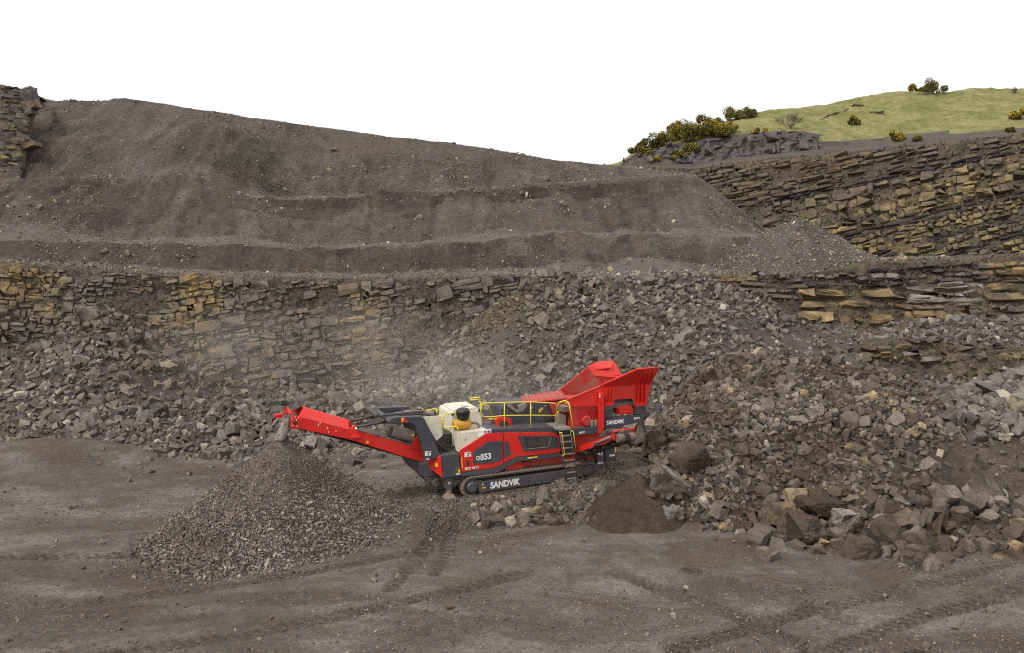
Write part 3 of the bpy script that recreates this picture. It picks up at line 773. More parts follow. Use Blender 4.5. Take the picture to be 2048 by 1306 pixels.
# tan rock buttress at the far left skyline
lf_foot = [(-500, 366, 65.5), (-200, 366, 65.5), (0, 362, 66), (40, 335, 68), (62, 250, 73), (74, 215, 77), (100, 215, 79)]
lf_top = [(-500, 140, 73), (-200, 140, 73), (0, 172, 73), (40, 180, 74), (62, 190, 76), (74, 200, 79), (100, 208, 80)]
FB = Face(lf_foot, lf_top, 0)
cv = [(lambda k: lambda px: 176 + k)(k) for k in (0, 8, 17, 27, 36, 47, 58, 68, 80, 92, 104, 117, 131, 146, 160, 175)]
bb = lay_beds(FB, cv, -200, 46, (1.0, 2.6), lambda a, b: interp_line(lf_top, a, 1) < b < interp_line(lf_foot, a, 1), lambda a, b, i: M_OUTCROP if i < 3 else (M_FACE if i < 7 or rng.uniform() < 0.4 else M_STRATA), 0.04, 0.04, 0.9)
build_face('buttress_face', 'tan bedded rock buttress at the left skyline', lf_foot, lf_top, bb, -0.3, M_BACK, -480, 90, rgh=0.2, kinds=(V_CRAG, _VC))

# ------------------------------------------------------------------ grassy hill behind
g0 = [(1100, 345, 100), (1240, 338, 100), (1390, 342, 99), (1450, 331, 98), (1600, 319, 94), (1800, 299, 89), (2048, 275, 83), (2300, 250, 79), (2700, 214, 75)]
g0b = [(1100, 338, 103), (1240, 334, 103), (1390, 334, 103), (1450, 323, 102), (1600, 310, 100), (1800, 292, 95), (2048, 268, 89), (2300, 244, 85), (2700, 206, 80)]
g1 = [(1100, 336, 108), (1240, 333, 108), (1300, 330, 110), (1390, 327, 112), (1450, 318, 112), (1560, 306, 112), (1630, 298, 112), (1700, 290, 112), (1800, 278, 112), (2048, 255, 108), (2300, 225, 104), (2700, 190, 100)]
g2 = [(1100, 336, 113), (1235, 333, 113), (1262, 315, 113), (1300, 300, 113.5), (1360, 287, 113.5), (1420, 276, 113.5), (1500, 268, 113.5), (1600, 264, 114), (1640, 272, 114), (1700, 276, 116), (1800, 262, 117), (2048, 238, 116), (2300, 210, 112), (2700, 170, 108)]
g3 = [(1100, 334, 122), (1235, 331, 122), (1270, 306, 122), (1310, 286, 122), (1370, 264, 124), (1450, 240, 127), (1540, 222, 130), (1600, 215, 132), (1660, 206, 133), (1700, 195, 134), (1760, 187, 135), (1800, 181, 135), (1880, 183, 135), (1960, 175, 135), (2048, 178, 135), (2300, 180, 133), (2700, 180, 130)]
g4 = [(x, y + 14, d + 30) for x, y, d in g3]
P = sheet([g0, g0b, g1, g2, g3, g4], [4, 8, 20, 60, 8], a0=az(1150, 340), a1=0.92, nc=320, blur=1)
pp = P.reshape(-1, 3)
r0 = np.repeat(np.arange(P.shape[0]), P.shape[1])
gm = sstep(30, 40, r0)
pp[:, 2] += gm * (0.5 * fbm(pp, 0.12, 4, 81) + 0.22 * fbm(pp, 0.8, 3, 82)) * np.where(r0 > 90, 0.5, 1)
HILL_V, HILL_Q = pp, grid_faces(*P.shape[:2])
# turf above, bare scree below the slipped edge
t = NT('hill_turf')
n0 = t.noise(0.2, 8, 0.7, dist=0.8)
c = t.ramp(n0, [(0.3, lin(95, 97, 57)), (0.48, lin(117, 114, 71)), (0.62, lin(135, 127, 89)), (0.75, lin(101, 106, 63))])
n2 = t.noise(1.4, 6, 0.8)
c = t.mix(1.0, c, t.ramp(n2, [(0.32, 0.6), (0.5, 1.0), (0.68, 1.3)]), 'MULTIPLY')
nb = t.bump(n2, 0.5, 0.4)
M_TURF = t.done(c, 0.95, nb, spec=0.1)
hill = np_obj('grass_hill', HILL_V, HILL_Q, M_TURF, smooth=True)
hill.data.materials.append(M_SPOIL)
mi = np.zeros(len(HILL_Q), np.int32)
rowq = np.repeat(np.arange(P.shape[0] - 1), P.shape[1] - 1)
qc = HILL_V[HILL_Q].mean(1); qx, qy = project(qc)
mi[(rowq < 12)] = 1
mi[(rowq >= 12) & (qx < 1640 + 30 * vnoise(qc * 0.3, 3)) & (rowq < 34)] = 1
mi[(rowq >= 12) & (rowq < 22 + 8 * fbm(qc, 0.15, 3, 9)) & (qx < 1900)] = 1
hill.data.polygons.foreach_set('material_index', mi)
tag(hill, 'green grassy hill rising behind the quarry rim', None, kind='structure')

# grey outcrop along the left foot of the hill
oc_foot = [(1150, 336, 111), (1240, 333, 111), (1300, 331, 111.5), (1390, 328, 112), (1450, 319, 112), (1560, 307, 112), (1630, 300, 112)]
oc_top = [(1150, 334, 113), (1240, 331, 113), (1262, 316, 113), (1300, 303, 113), (1360, 291, 113.2), (1420, 280, 113.2), (1500, 271, 113.2), (1600, 267, 113.4), (1630, 272, 113.4)]
FO = Face(oc_foot, oc_top, 0)
ob = lay_beds(FO, between(lambda px: interp_line(oc_top, px, 1), lambda px: interp_line(oc_foot, px, 1), 2, 0, -2), 1246, 1632, (0.5, 1.3), lambda a, b: True, lambda a, b, i: M_OUTCROP, 0.22, 0.0, 2.0, 1.06, 0.12, 0.4, 0.3)
build_face('hill_outcrop', 'dark grey rock outcrop below gorse at the foot of the hill', oc_foot, oc_top, ob, -1.0, M_OUTCROP, 1240, 1636, rgh=0.5, lowa=0.45, zs=0.35, kinds=(V_CRAG, _VC))

# ------------------------------------------------------------------ loose rock: the largest stones are things, the rest is rubble
BOULDERS = []      # (apparent size, pos, rot, scale, kind, variant, material, zone)
def rubble(zone, V, Q, n, rad, mat, weight=None, fac=0.62, kind=V_MID, sink=0.25, squash=(0.8, 1.1), tilt=None):
    p, N = scatter(V, Q, n, weight)
    r = rad(p, n)
    o = np.argsort(-r); p, N, r = p[o], N[o], r[o]
    k = thin_out(p, r, fac)
    p, N, r = p[k], N[k], r[k]
    m = len(p)
    rot = rand_rot(m, tilt); idx = rng.integers(len(kind), size=m)
    scl = r[:, None] * rng.uniform(squash[0], squash[1], (m, 3))
    pos = p + N * (r * (0.5 - sink))[:, None]
    return dict(zone=zone, pos=pos, rot=rot, scl=scl, idx=idx, kind=kind, mat=mat, r=r)
def logr(med, sig, lo, hi):
    return lambda p, n: np.clip(np.exp(rng.normal(math.log(med), sig, n)), lo, hi)
layers = []
def wl(c):          # left and middle slope
    px, py = project(c)
    w = np.where((px > -250) & (px < 2250) & (py < 985), 1.0, 0.0)
    w = w * np.where((py > 775) & (py < 815) & (px > 280) & (px < 560), 0.35, 1)
    w = w * np.where((px > 1450) & (px < 1760) & (py > 640) & (py < 700), 0.3, 1)
    soft = fbm(c, 0.16, 3, 91)
    w = w * np.where(soft < -0.28, 0.35, 1.0)
    return w
layers.append(rubble('slope', RUB_V, RUB_Q, 7200, logr(0.195, 0.32, 0.155, 0.55), M_ROCK, wl, 0.62, V_MID))
layers.append(rubble('slope', RUB_V, RUB_Q, 15000, logr(0.125, 0.2, 0.085, 0.17), M_ROCK, wl, 0.6, V_SMALL))
layers.append(rubble('slope', RUB_V, RUB_Q, 9000, logr(0.07, 0.22, 0.045, 0.1), M_ROCK, wl, 0.45, V_CHIP))
def wh(c):
    px, py = project(c)
    w = np.where((px > 1260) & (px < 2250), 1.0, 0.0)
    hollow = ((px > 1880) & (py > 880) & (py < 990))
    w = np.where(hollow, 0.12, w)
    soft = fbm(c, 0.25, 3, 92)
    return w * np.where(soft < 0.0, 0.5, 1.0) * np.where((px > 1780) & (py > 880), 0.55, 1.0)
def rad_h(p, n):
    px, py = project(p)
    near = sstep(930, 1010, py) * sstep(1450, 1560, px)
    base = np.exp(rng.normal(math.log(0.15), 0.36, n)) * (1 + 0.75 * near)
    return np.clip(base, 0.12, 0.62)
def wh_brown(c): px, py = project(c); return wh(c) * np.where((px > 1890) & (py < 880), 0, 1)
def wh_grey(c): px, py = project(c); return wh(c) * np.where((px > 1890) & (py < 885), 1, 0)
layers.append(rubble('heap', HEAP_V, HEAP_Q, 4700, rad_h, M_BROWN, wh_brown, 0.62, V_MID))
layers.append(rubble('grey heap', HEAP_V, HEAP_Q, 700, logr(0.24, 0.35, 0.15, 0.5), M_ROCK, wh_grey, 0.6, V_BIG))
layers.append(rubble('heap', HEAP_V, HEAP_Q, 10000, logr(0.1, 0.22, 0.065, 0.14), M_BROWN, wh_brown, 0.58, V_SMALL))
layers.append(rubble('grey heap', HEAP_V, HEAP_Q, 2200, logr(0.12, 0.22, 0.08, 0.18), M_ROCK, wh_grey, 0.58, V_MID))
layers.append(rubble('heap', HEAP_V, HEAP_Q, 7000, logr(0.06, 0.25, 0.035, 0.09), M_BROWN, wh, 0.45, V_CHIP))
# stones on the edge of the crusher's pad
padq = (GX > -1.5) & (GX < 8) & (GY > 27.5) & (GY < 35)
GV = np.stack([GX, GY, GZ], -1).reshape(-1, 3)
GQ = grid_faces(*GX.shape)
gqc = GV[GQ].mean(1); gpx, gpy = project(gqc)
inpad = (gpx > 945) & (gpx < 1215) & (gpy > 1004 - 0.13 * (gpx - 945)) & (gpy < 1052 - 0.02 * (gpx - 945))
layers.append(rubble('pad edge', GV, GQ[inpad & (gpy > 1016 - 0.15 * (gpx - 945))], 330, logr(0.18, 0.32, 0.11, 0.36), M_BROWN, None, 0.6, V_BIG, 0.3))
layers.append(rubble('pad edge', GV, GQ[inpad], 1300, logr(0.09, 0.3, 0.05, 0.15), M_BROWN, None, 0.5, V_MID, 0.3))
near_m = (gpx > 700) & (gpx < 1400) & (gpy > 900) & (gpy < 1110)
def wpad(c):
    px, py = project(c); return np.exp(-((px - 1040) / 150) ** 2 - ((py - 990 + 0.1 * (px - 1000)) / 45) ** 2)
layers.append(rubble('pad', GV, GQ[near_m], 11000, logr(0.05, 0.3, 0.025, 0.1), M_GRAV, wpad, 0.4, V_CHIP, 0.2))
def rub_machine(c):
    px, py = project(c); return np.where((px > 1180) & (px < 1420) & (py > 850) & (py < 1010), 1.0, 0.0)
layers.append(rubble('slope', RUB_V, RUB_Q, 700, logr(0.27, 0.3, 0.16, 0.6), M_BROWN, rub_machine, 0.6, V_BIG))

# 300 stones that show largest become boulders of their own
alls = []
for li, L in enumerate(layers):
    px, py = project(L['pos'])
    ok = (px > 5) & (px < 2043) & (py > 0) & (py < 1300)
    hid = (px > 700) & (px < 1230) & (py > 800) & (py < 985) & (L['zone'] == 'slope')
    app = np.where(ok & ~hid, L['r'] / L['pos'][:, 1], 0)
    for j in np.argsort(-app)[:300]: alls.append((app[j], li, j))
alls.sort(key=lambda a: -a[0])
single = {}
for a, li, j in alls[:290]: single.setdefault(li, set()).add(j)
def boulder_label(zone, px, py, r, med):
    size = 'large' if r > med * 1.25 else ('small' if r < med * 0.9 else 'medium')
    if zone == 'slope':
        h = ('by the left edge' if px < 130 else 'left of the stockpile' if px < 420 else 'behind the stockpile' if px < 640 else 'behind the discharge conveyor' if px < 900
             else 'above the cream engine housing' if px < 1080 else 'above the red hopper' if px < 1330 else 'between hopper and ochre ledge' if px < 1580 else 'below the ochre ledge' if px < 1820 else 'at the far right edge')
        v = 'high on the rubble' if py < 650 else 'halfway up the rubble' if py < 780 else 'low on the rubble' if py < 870 else 'at the slope foot'
        return f'{size} grey angular boulder {v} {h}'
    if zone == 'heap':
        h = 'beside the fines heap' if px < 1460 else 'on the left part' if px < 1600 else 'in the middle' if px < 1740 else 'on the right part' if px < 1880 else 'at the right end'
        v = 'near the crest' if py < 830 else 'halfway down' if py < 930 else 'in the lower half' if py < 1020 else 'in the bottom row'
        return f'{size} brown dusty boulder {v} of the right heap, {h}'
    if zone == 'grey heap':
        return f'{size} grey boulder among the pale stones at the right edge ' + ('near the top' if py < 790 else 'in the middle' if py < 835 else 'above the dark hollow')
    return f'{size} brown boulder on the pad edge ' + ('below the track front' if px < 1030 else 'below the brand lettering' if px < 1100 else 'between ladder and fines heap')
GRP = {'slope': 'boulders of the rubble slope', 'heap': 'boulders of the right heap', 'grey heap': 'grey boulders at the right edge', 'pad edge': 'boulders along the pad edge', 'pad': 'boulders along the pad edge'}
MEDR = {}
for li, js in single.items(): MEDR.setdefault(layers[li]['zone'], []).extend(layers[li]['r'][list(js)])
MEDR = {k: float(np.median(v)) for k, v in MEDR.items()}
stuffL = {'slope': ('loose grey rubble covering the slope below the quarry face', 'rubble'), 'heap': ('loose brown rubble covering the right heap', 'rubble'),
          'grey heap': ('loose grey rubble at the right edge of the heap', 'rubble'), 'pad edge': ('small stones between the pad edge boulders', 'rubble'), 'pad': ('crushed stone strewn around the crusher', 'gravel')}
parts = {}
for li, L in enumerate(layers):
    sel = np.zeros(len(L['r']), bool)
    for j in single.get(li, ()): sel[j] = True
    for j in np.where(sel)[0]:
        o = bpy.data.objects.new('boulder', stone_mesh(V_LUMP, int(L['idx'][j]) % len(V_LUMP), L['mat']))
        M = np.eye(4); M[:3, :3] = L['rot'][j] * L['scl'][j][None, :]; M[:3, 3] = L['pos'][j]
        o.matrix_world = Matrix(M.tolist()); link(o)
        bx_, by_ = project(L['pos'][j])
        tag(o, boulder_label(L['zone'], bx_, by_, L['r'][j], MEDR[L['zone']]), 'boulder', GRP[L['zone']])
    k = ~sel
    parts.setdefault((L['zone'], L['mat'].name), []).append(merge(L['kind'], L['idx'][k], L['pos'][k], L['rot'][k], L['scl'][k]))
def join(list_vt):
    off = 0; Vs = []; Ts = []
    for V, T in list_vt: Vs.append(V); Ts.append(T + off); off += len(V)
    return np.concatenate(Vs), np.concatenate(Ts)
done_z = {}
for (z, mn), vt in parts.items():
    V, T = join(vt)
    o = np_obj('rubble' if z != 'pad' else 'crushed_stone', V, T, bpy.data.materials[mn])
    lab = stuffL[z][0] + (' behind the crusher' if z == 'slope' and mn == M_BROWN.name else '')
    tag(o, lab, stuffL[z][1], kind='stuff')

# broken chips clinging to the rock faces
for fn, n_, r_, mt, lab in (('quarry_face', 5200, 0.1, M_FACE, 'broken_chips'), ('strata_wall', 4200, 0.2, M_THIN, 'broken_chips'), ('ledge_face', 1600, 0.12, M_THIN, 'broken_chips'), ('broken_ledge', 500, 0.14, M_THIN, 'broken_chips')):
    L = rubble('c', *FACES[fn], n_, logr(r_, 0.35, r_ * 0.5, r_ * 2.2), mt, None, 0.4, V_CHIP, 0.3)
    V, T = merge(V_CHIP, L['idx'], L['pos'] + np.array([0, -0.06, 0]), L['rot'], L['scl'])
    o = np_obj(lab, V, T, mt, bpy.data.objects[fn]); o['kind'] = 'stuff'
# stones strewn over the spoil hillside, along the bench edges, and grit on the floor
def ws(c):
    px, py = project(c)
    w = np.where((px > -200) & (px < 1900) & (py > 150), 1.0, 0.0)
    band = 0.35 + 2.2 * sstep(0.0, 0.5, fbm(c, 0.2, 4, 93)) + 0.6 * (np.abs(py - kl(px)) < 14)
    return w * band / (c[:, 1] / 60) ** 0.8
sp = [rubble('s', SPO_V, SPO_Q, 500, logr(0.16, 0.3, 0.12, 0.34), M_SPOILSTONE, ws, 0.6, V_MID, 0.3),
      rubble('s', SPO_V, SPO_Q, 9000, logr(0.11, 0.28, 0.08, 0.18), M_SPOILSTONE, ws, 0.5, V_CHIP, 0.25),
      rubble('s', SPO_V, SPO_Q, 21000, logr(0.07, 0.2, 0.05, 0.095), M_SPOILSTONE, ws, 0.3, V_CHIP, 0.1)]
V, T = join([merge(L['kind'], L['idx'], L['pos'], L['rot'], L['scl']) for L in sp])
tag(np_obj('spoil_stones', V, T, M_SPOILSTONE), 'small pale stones strewn over the dark spoil hillside', 'stones', kind='stuff')
vis = (gpx > -100) & (gpx < 2150) & (gpy > 880) & (gpy < 1340)
fl = [rubble('f', GV, GQ[vis], 17000, logr(0.034, 0.35, 0.016, 0.085), M_GRAV, lambda c: sstep(-0.5, 0.6, fbm(c * np.array([0.35, 1, 1]), 0.3, 3, 95)) + 0.04, 0.3, V_CHIP, 0.2),
      rubble('f', GV, GQ[vis], 260, logr(0.075, 0.3, 0.05, 0.14), M_GRAV, None, 0.5, V_SMALL, 0.2)]
V, T = join([merge(L['kind'], L['idx'], L['pos'], L['rot'], L['scl']) for L in fl])
tag(np_obj('floor_grit', V, T, M_GRAV), 'grit and small stones scattered over the quarry floor', 'grit', kind='stuff')

# ------------------------------------------------------------------ stockpiles
def cone(name, label, cat, base, apex, Rf, hpow, mat, nr=44, na=150, seed=1, lump=0.06):
    """Rf(theta) base radius; profile slightly concave towards the foot"""
    th = np.linspace(0, 2 * math.pi, na, endpoint=False); rr = np.linspace(0, 1, nr) ** 0.9
    TH, RR = np.meshgrid(th, rr)
    rad = Rf(TH)
    X = apex[0] + (base[0] - apex[0]) * RR + np.cos(TH) * rad * RR; Y = apex[1] + (base[1] - apex[1]) * RR + np.sin(TH) * rad * RR
    prof = (1 - RR) ** (hpow(TH) if callable(hpow) else hpow)
    prof = np.where(RR < 0.03, prof - (0.03 - RR) * 0.5, prof)
    Z = base[2] + (apex[2] - base[2]) * prof
    P = np.stack([X, Y, Z], -1); q = P.reshape(-1, 3)
    q[:, 2] += (lump * fbm(q, 0.9, 4, seed) + lump * 0.4 * fbm(q, 4, 3, seed + 5)) * np.minimum(1, (RR * 3).ravel() + 0.15)
    i = np.arange(nr * na).reshape(nr, na)
    j = np.roll(i, -1, 1)
    Q = np.stack([i[:-1], i[1:], j[1:], j[:-1]], -1).reshape(-1, 4)
    o = np_obj(name, q, Q, mat, smooth=True)
    tag(o, label, cat)
    return o, q, Q
gY = 31.0
gbase = np.array([float(ray(560, 1050)[0] / ray(560, 1050)[1]) * gY, gY, -0.08])
gap = at(563, 869, gY / S)
toe = np.array([on_floor(*p)[:2] for p in ((262, 1108), (290, 1136), (360, 1153), (430, 1158), (520, 1153), (620, 1132), (720, 1098), (800, 1062), (870, 1020))]) - gbase[:2]
t_th = list(np.arctan2(toe[:, 1], toe[:, 0]) % (2 * math.pi)); t_r = list(np.hypot(toe[:, 0], toe[:, 1]))
t_th += [R(0), R(40), R(90), R(140), R(165), R(183)]; t_r += [6.3, 5.0, 4.4, 4.1, 4.0, 4.15]
o_ = np.argsort(np.array(t_th) % (2 * math.pi)); t_th = np.array(t_th)[o_]; t_r = np.array(t_r)[o_]
def RfG(th): return np.interp(th % (2 * math.pi), t_th, t_r, period=2 * math.pi) + 0.08 * np.sin(9 * th) + 0.05 * np.sin(23 * th)
pile, gq, gQ = cone('gravel_stockpile', 'tall cone of crushed brown grey stone below the discharge conveyor', 'stockpile', gbase, gap, RfG, lambda th: 1.03 + 0.45 * np.clip(np.cos(th + 0.1), 0, 1) ** 3, M_PILE, seed=3)
def wg(c): return np.where(c[:, 2] > 0.0, 1, 0.0) * (0.55 + 0.9 * sstep(0.15, 0.8, 1 - c[:, 2] / gap[2])) * np.where(c[:, 1] > gY + 1.5, 0.1, 1.0)
def rad_g(p, n):
    hfrac = np.clip(p[:, 2] / gap[2], 0, 1)
    return np.clip(np.exp(rng.normal(0, 0.3, n)) * (0.066 - 0.036 * hfrac), 0.02, 0.14)
gl = rubble('g', gq, gQ, 38000, rad_g, M_GRAV, wg, 0.36, V_CHIP, 0.15)
px, py = project(gl['pos']); app = np.where(gl['pos'][:, 1] < gY + 0.5, gl['r'] / gl['pos'][:, 1], 0)
top = np.argsort(-app)[:290]; sel = np.zeros(len(app), bool); sel[top] = True
for j in top:
    o = bpy.data.objects.new('stone', stone_mesh(V_CHIP, int(gl['idx'][j]), M_GRAV))
    M = np.eye(4); M[:3, :3] = gl['rot'][j] * gl['scl'][j][None, :]; M[:3, 3] = gl['pos'][j]
    o.matrix_world = Matrix(M.tolist()); link(o, pile)
def wring(c):
    dx_, dy_ = c[:, 0] - gbase[0], c[:, 1] - gbase[1]; d = np.hypot(dx_, dy_); Rr = RfG(np.arctan2(dy_, dx_)); return np.where(d > Rr * 0.93, np.exp(-((d - Rr) / 0.55) ** 2), 0) + 0.25 * np.exp(-((c[:, 0] - gbase[0] - 6) / 2.5) ** 2 - ((c[:, 1] - gbase[1]) / 2.0) ** 2)
ringq = GQ[(np.hypot(gqc[:, 0] - gbase[0], gqc[:, 1] - gbase[1]) < 9)]
rg_ = rubble('ring', GV, ringq, 2600, logr(0.045, 0.4, 0.02, 0.13), M_GRAV, wring, 0.4, V_CHIP, 0.2)
Vr, Tr = merge(V_CHIP, rg_['idx'], rg_['pos'], rg_['rot'], rg_['scl'])
o = np_obj('spilled_stones', Vr, Tr, M_GRAV, pile); o['kind'] = 'stuff'
V, T = merge(V_CHIP, gl['idx'][~sel], gl['pos'][~sel], gl['rot'][~sel], gl['scl'][~sel])
o = np_obj('small_stones', V, T, M_GRAV, pile); o['kind'] = 'stuff'

f_front = on_floor(1265, 1074, 0.0); fY = f_front[1] + 2.15
fbase = np.array([ray(1268, 1020)[0] / ray(1268, 1020)[1] * fY, fY, -0.03]); fap = at(1276, 943, fY / S)
fin, fq, fQ = cone('fines_heap', 'small steep cone of dark brown damp fines in front of the crusher', 'heap', fbase, fap, lambda th: 2.22 + 0.12 * np.sin(2 * th + 0.6) + 0.08 * np.sin(5 * th), 1.03, M_FINES, seed=8, lump=0.045)
fl2 = rubble('f', fq, fQ, 2600, logr(0.02, 0.35, 0.01, 0.06), M_FINES, None, 0.3, V_CHIP, 0.1)
V, T = merge(V_CHIP, fl2['idx'], fl2['pos'], fl2['rot'], fl2['scl'])
o = np_obj('clods', V, T, M_FINES, fin); o['kind'] = 'stuff'

# smaller spoil cone on the bench at the right
sY = 57.5 * S
sap = at(1598, 432, 57.5); sb = at(1600, 540, 56.5); sb[1] = sY; sb[2] = 6.9 * S
heap2, hq, hQ = cone('spoil_cone', 'dark cone of tipped spoil on the bench before the strata wall', 'heap', sb, sap, lambda th: 8.4 + 0.4 * np.sin(2 * th), 1.15, M_SPOIL, seed=11, lump=0.12)
hl = rubble('h', hq, hQ, 5000, logr(0.085, 0.3, 0.05, 0.2), M_SPOILSTONE, None, 0.4, V_CHIP, 0.15)
V, T = merge(V_CHIP, hl['idx'], hl['pos'], hl['rot'], hl['scl'])
o = np_obj('stones', V, T, M_SPOILSTONE, heap2); o['kind'] = 'stuff'

# boulders that stand out on their own
V_HERO = [stone_variant(4000 + k, 7, (1, 0.85, 0.75), 0.08, 0.0) for k in range(6)]
def rock_lumpy(seed, stretch, rough=0.07):
    V, T = stone_variant(seed, 7, stretch, 0.09, 0.0)
    for _ in range(3): V, T = subdivide(V, T)
    V = V + V / (np.linalg.norm(V, axis=1)[:, None] + 1e-6) * (1.7 * rough * fbm(V + seed, 1.6, 5, seed, 0.6))[:, None]
    return V, T
def hero(px, py, w, label, mat, seed, stretch=(1, .85, .75), rot=(0, 0, 0), Y=None, rough=0.07, dz=0.0):
    """w = half width in photograph pixels; placed on the floor unless Y is given"""
    p = on_floor(px, py) if Y is None else at(px, py, Y)
    r = w * p[1] / F
    V, T = rock_lumpy(seed, stretch, rough)
    o = np_obj('boulder', V, T, mat); o.location = p + np.array([0, 0, dz]); o.scale = (r, r, r); o.rotation_euler = rot
    return tag(o, label, 'boulder')
hero(1342, 1048, 22, 'pale craggy boulder at the right foot of the fines heap', M_PALE, 11, (1, .8, 1.0), (0.2, 0.1, 0.5), rough=0.16, dz=0.25)
hero(1330, 962, 38, 'large pale grey boulder behind the fines heap', M_PALE, 12, (1, .8, .8), (0.3, 0.5, 0.3), 28.3)
hero(1382, 918, 40, 'large brown wedge shaped boulder with an overhang above the fines heap', M_HEAPDIRT, 13, (1, .8, .75), (0.2, -0.6, 0.2), 30.0)
hero(1608, 1065, 40, 'big rounded mud caked boulder at the foot of the right heap', M_BROWN, 14, (1, .9, 1.0), (0.1, 0.3, 0.8), 26.3, 0.1)
hero(1686, 1045, 27, 'pale streaked boulder standing next to the big mud caked one', M_PALE, 15, (0.85, .8, 1), (0.1, 0.1, 0.3), 26.3)
hero(1562, 1027, 24, 'ochre yellow faced block on the right heap', M_OCHRE, 16, (0.9, .9, 1.0), (0.1, 0.1, 0.2), 26.9)
hero(1640, 1012, 46, 'long flat brown slab resting on two boulders of the right heap', M_HEAPDIRT, 17, (1, .7, .35), (0.0, 0.1, 0.2), 27.0)
hero(1650, 1035, 20, 'ochre block under the long brown slab', M_OCHRE, 25, (1, .8, .8), (0.0, 0.1, 0.2), 27.3)
hero(1834, 1130, 25, 'squared pale topped block standing at the front of the right heap', M_BROWN, 18, (1, .9, 1.1), (0.05, 0.05, 0.2), dz=0.3)
hero(1722, 1112, 32, 'dark wedge shaped boulder at the front foot of the right heap', M_BROWN, 19, (1, .8, .8), (0.1, 0.35, 0.5), dz=0.25)
hero(1536, 1116, 20, 'lone tan brown boulder lying on the floor before the heap', M_BROWN, 20, (1, .9, .75), (0.1, 0.1, 0.6), dz=0.12)
hero(1128, 1000, 22, 'flat faced grey boulder topmost on the pad edge before the crusher', M_BROWN, 21, (1, .8, .9), (0.2, 0.3, 0.3), dz=0.45)
hero(1015, 1030, 22, 'leftmost flat topped boulder of the pad edge', M_BROWN, 22, (1, .8, .7), (0.1, 0.2, 0.3), dz=0.2)
hero(1190, 945, 24, 'brown boulder by the rear jack leg of the crusher', M_BROWN, 26, (1, .8, .6), (0.1, 0.2, 0.3), 31.5)
hero(170, 628, 22, 'dark tilted slab lying at the top of the left talus', M_ROCK, 23, (1, .8, .6), (0.2, 0.5, 0.4), 45.8)
hero(350, 737, 20, 'grey upright boulder where the left talus meets the face', M_ROCK, 24, (.8, .8, 1.0), (0.1, 0.2, 0.4), 45)

# ------------------------------------------------------------------ the tracked crusher
def paint(name, col, rough=0.42, dust=0.25, dustcol=lin(126, 112, 98), metallic=0.0):
    t = NT(name)
    n = t.noise(2.2, 6, 0.65, dist=0.3)
    sep = t.n('SeparateXYZ'); t.l(t.n('NewGeometry').outputs['Normal'], sep.inputs[0])
    up = t.math('MULTIPLY', t.math('MAXIMUM', sep.outputs[2], 0.0), 0.45)
    f = t.math('ADD', t.ramp(n, [(0.42, 0.0), (0.8, 1.0)]), up)
    sp_ = t.n('SeparateXYZ'); t.l(t.pos(), sp_.inputs[0])
    lowz = t.math('MULTIPLY', t.ramp(t.math('MULTIPLY', sp_.outputs[2], 0.25), [(0.12, 1.0), (0.6, 0.0)]), t.ramp(t.noise(5, 5, 0.7), [(0.35, 0.1), (0.65, 1.0)]))
    f = t.math('ADD', f, lowz)
    f = t.math('MULTIPLY', f, dust, True)
    c = t.mix(f, col, dustcol)
    c = t.mix(1.0, c, t.ramp(t.noise(18, 3, 0.6), [(0.3, 0.9), (0.7, 1.06)]), 'MULTIPLY')
    r = t.math('ADD', t.math('MULTIPLY', f, 0.5), rough, True)
    return t.done(c, r, t.bump(t.noise(30, 2), 0.04, 0.01), metallic, 0.5)
M_RED = paint('red_paint', (0.66, 0.015, 0.009, 1), 0.4, 0.17)
M_REDD = paint('dusty_red_paint', (0.50, 0.014, 0.010, 1), 0.5, 0.6)
M_DARK = paint('charcoal_paint', lin(62, 64, 72), 0.42, 0.28)
M_BLK = paint('black_steel', lin(38, 37, 38), 0.5, 0.45)
M_CREAM = paint('cream_paint', lin(222, 214, 194), 0.45, 0.3)
M_YEL = paint('yellow_rail', lin(232, 214, 60), 0.45, 0.15)
M_OCHP = paint('ochre_filter_paint', lin(206, 150, 40), 0.45, 0.35)
M_STEEL = paint('dusty_steel', lin(132, 124, 116), 0.5, 0.8)
M_RUBBER = paint('black_rubber', lin(36, 35, 35), 0.6, 0.25)
M_BELT = paint('dusty_belt', lin(92, 84, 78), 0.85, 0.9)
M_TRK = paint('track_steel', lin(104, 92, 82), 0.6, 0.9, lin(126, 110, 96))
M_REDX = paint('dust_covered_red_paint', (0.5, 0.03, 0.02, 1), 0.6, 1.1, lin(150, 126, 108))
M_WHITE = paint('white_print', lin(240, 240, 238), 0.5, 0.1)
M_SY = paint('yellow_print', lin(240, 190, 30), 0.5, 0.1)
M_SB = paint('blue_print', lin(40, 60, 110), 0.5, 0.1)
M_ORG = paint('orange_lens', lin(230, 110, 30), 0.3, 0.1)
CY, SY_ = math.cos(YAW), math.sin(YAW)
ORG = np.array([PAD_O[0], PAD_O[1], 0.5])
def mm(px, py, y):
    """photograph pixel -> (x, z) on the crusher's own vertical plane y"""
    d = ray(px, py)
    t_ = (ORG[0] * -SY_ + ORG[1] * CY + y) / (d[0] * -SY_ + d[1] * CY)
    X, Y, Z = d[0] * t_, d[1] * t_, H + d[2] * t_
    return float((X - ORG[0]) * CY + (Y - ORG[1]) * SY_), float(Z - ORG[2])
def local(p):
    X, Y = p[0] - ORG[0], p[1] - ORG[1]
    return X * CY + Y * SY_, -X * SY_ + Y * CY, p[2] - ORG[2]
crusher = bpy.data.objects.new('crusher', None)
link(crusher); crusher.location = ORG; crusher.rotation_euler = (0, 0, YAW); crusher.empty_display_size = 0.5
tag(crusher, 'red and charcoal tracked jaw crusher with a red feed hopper', 'crusher')

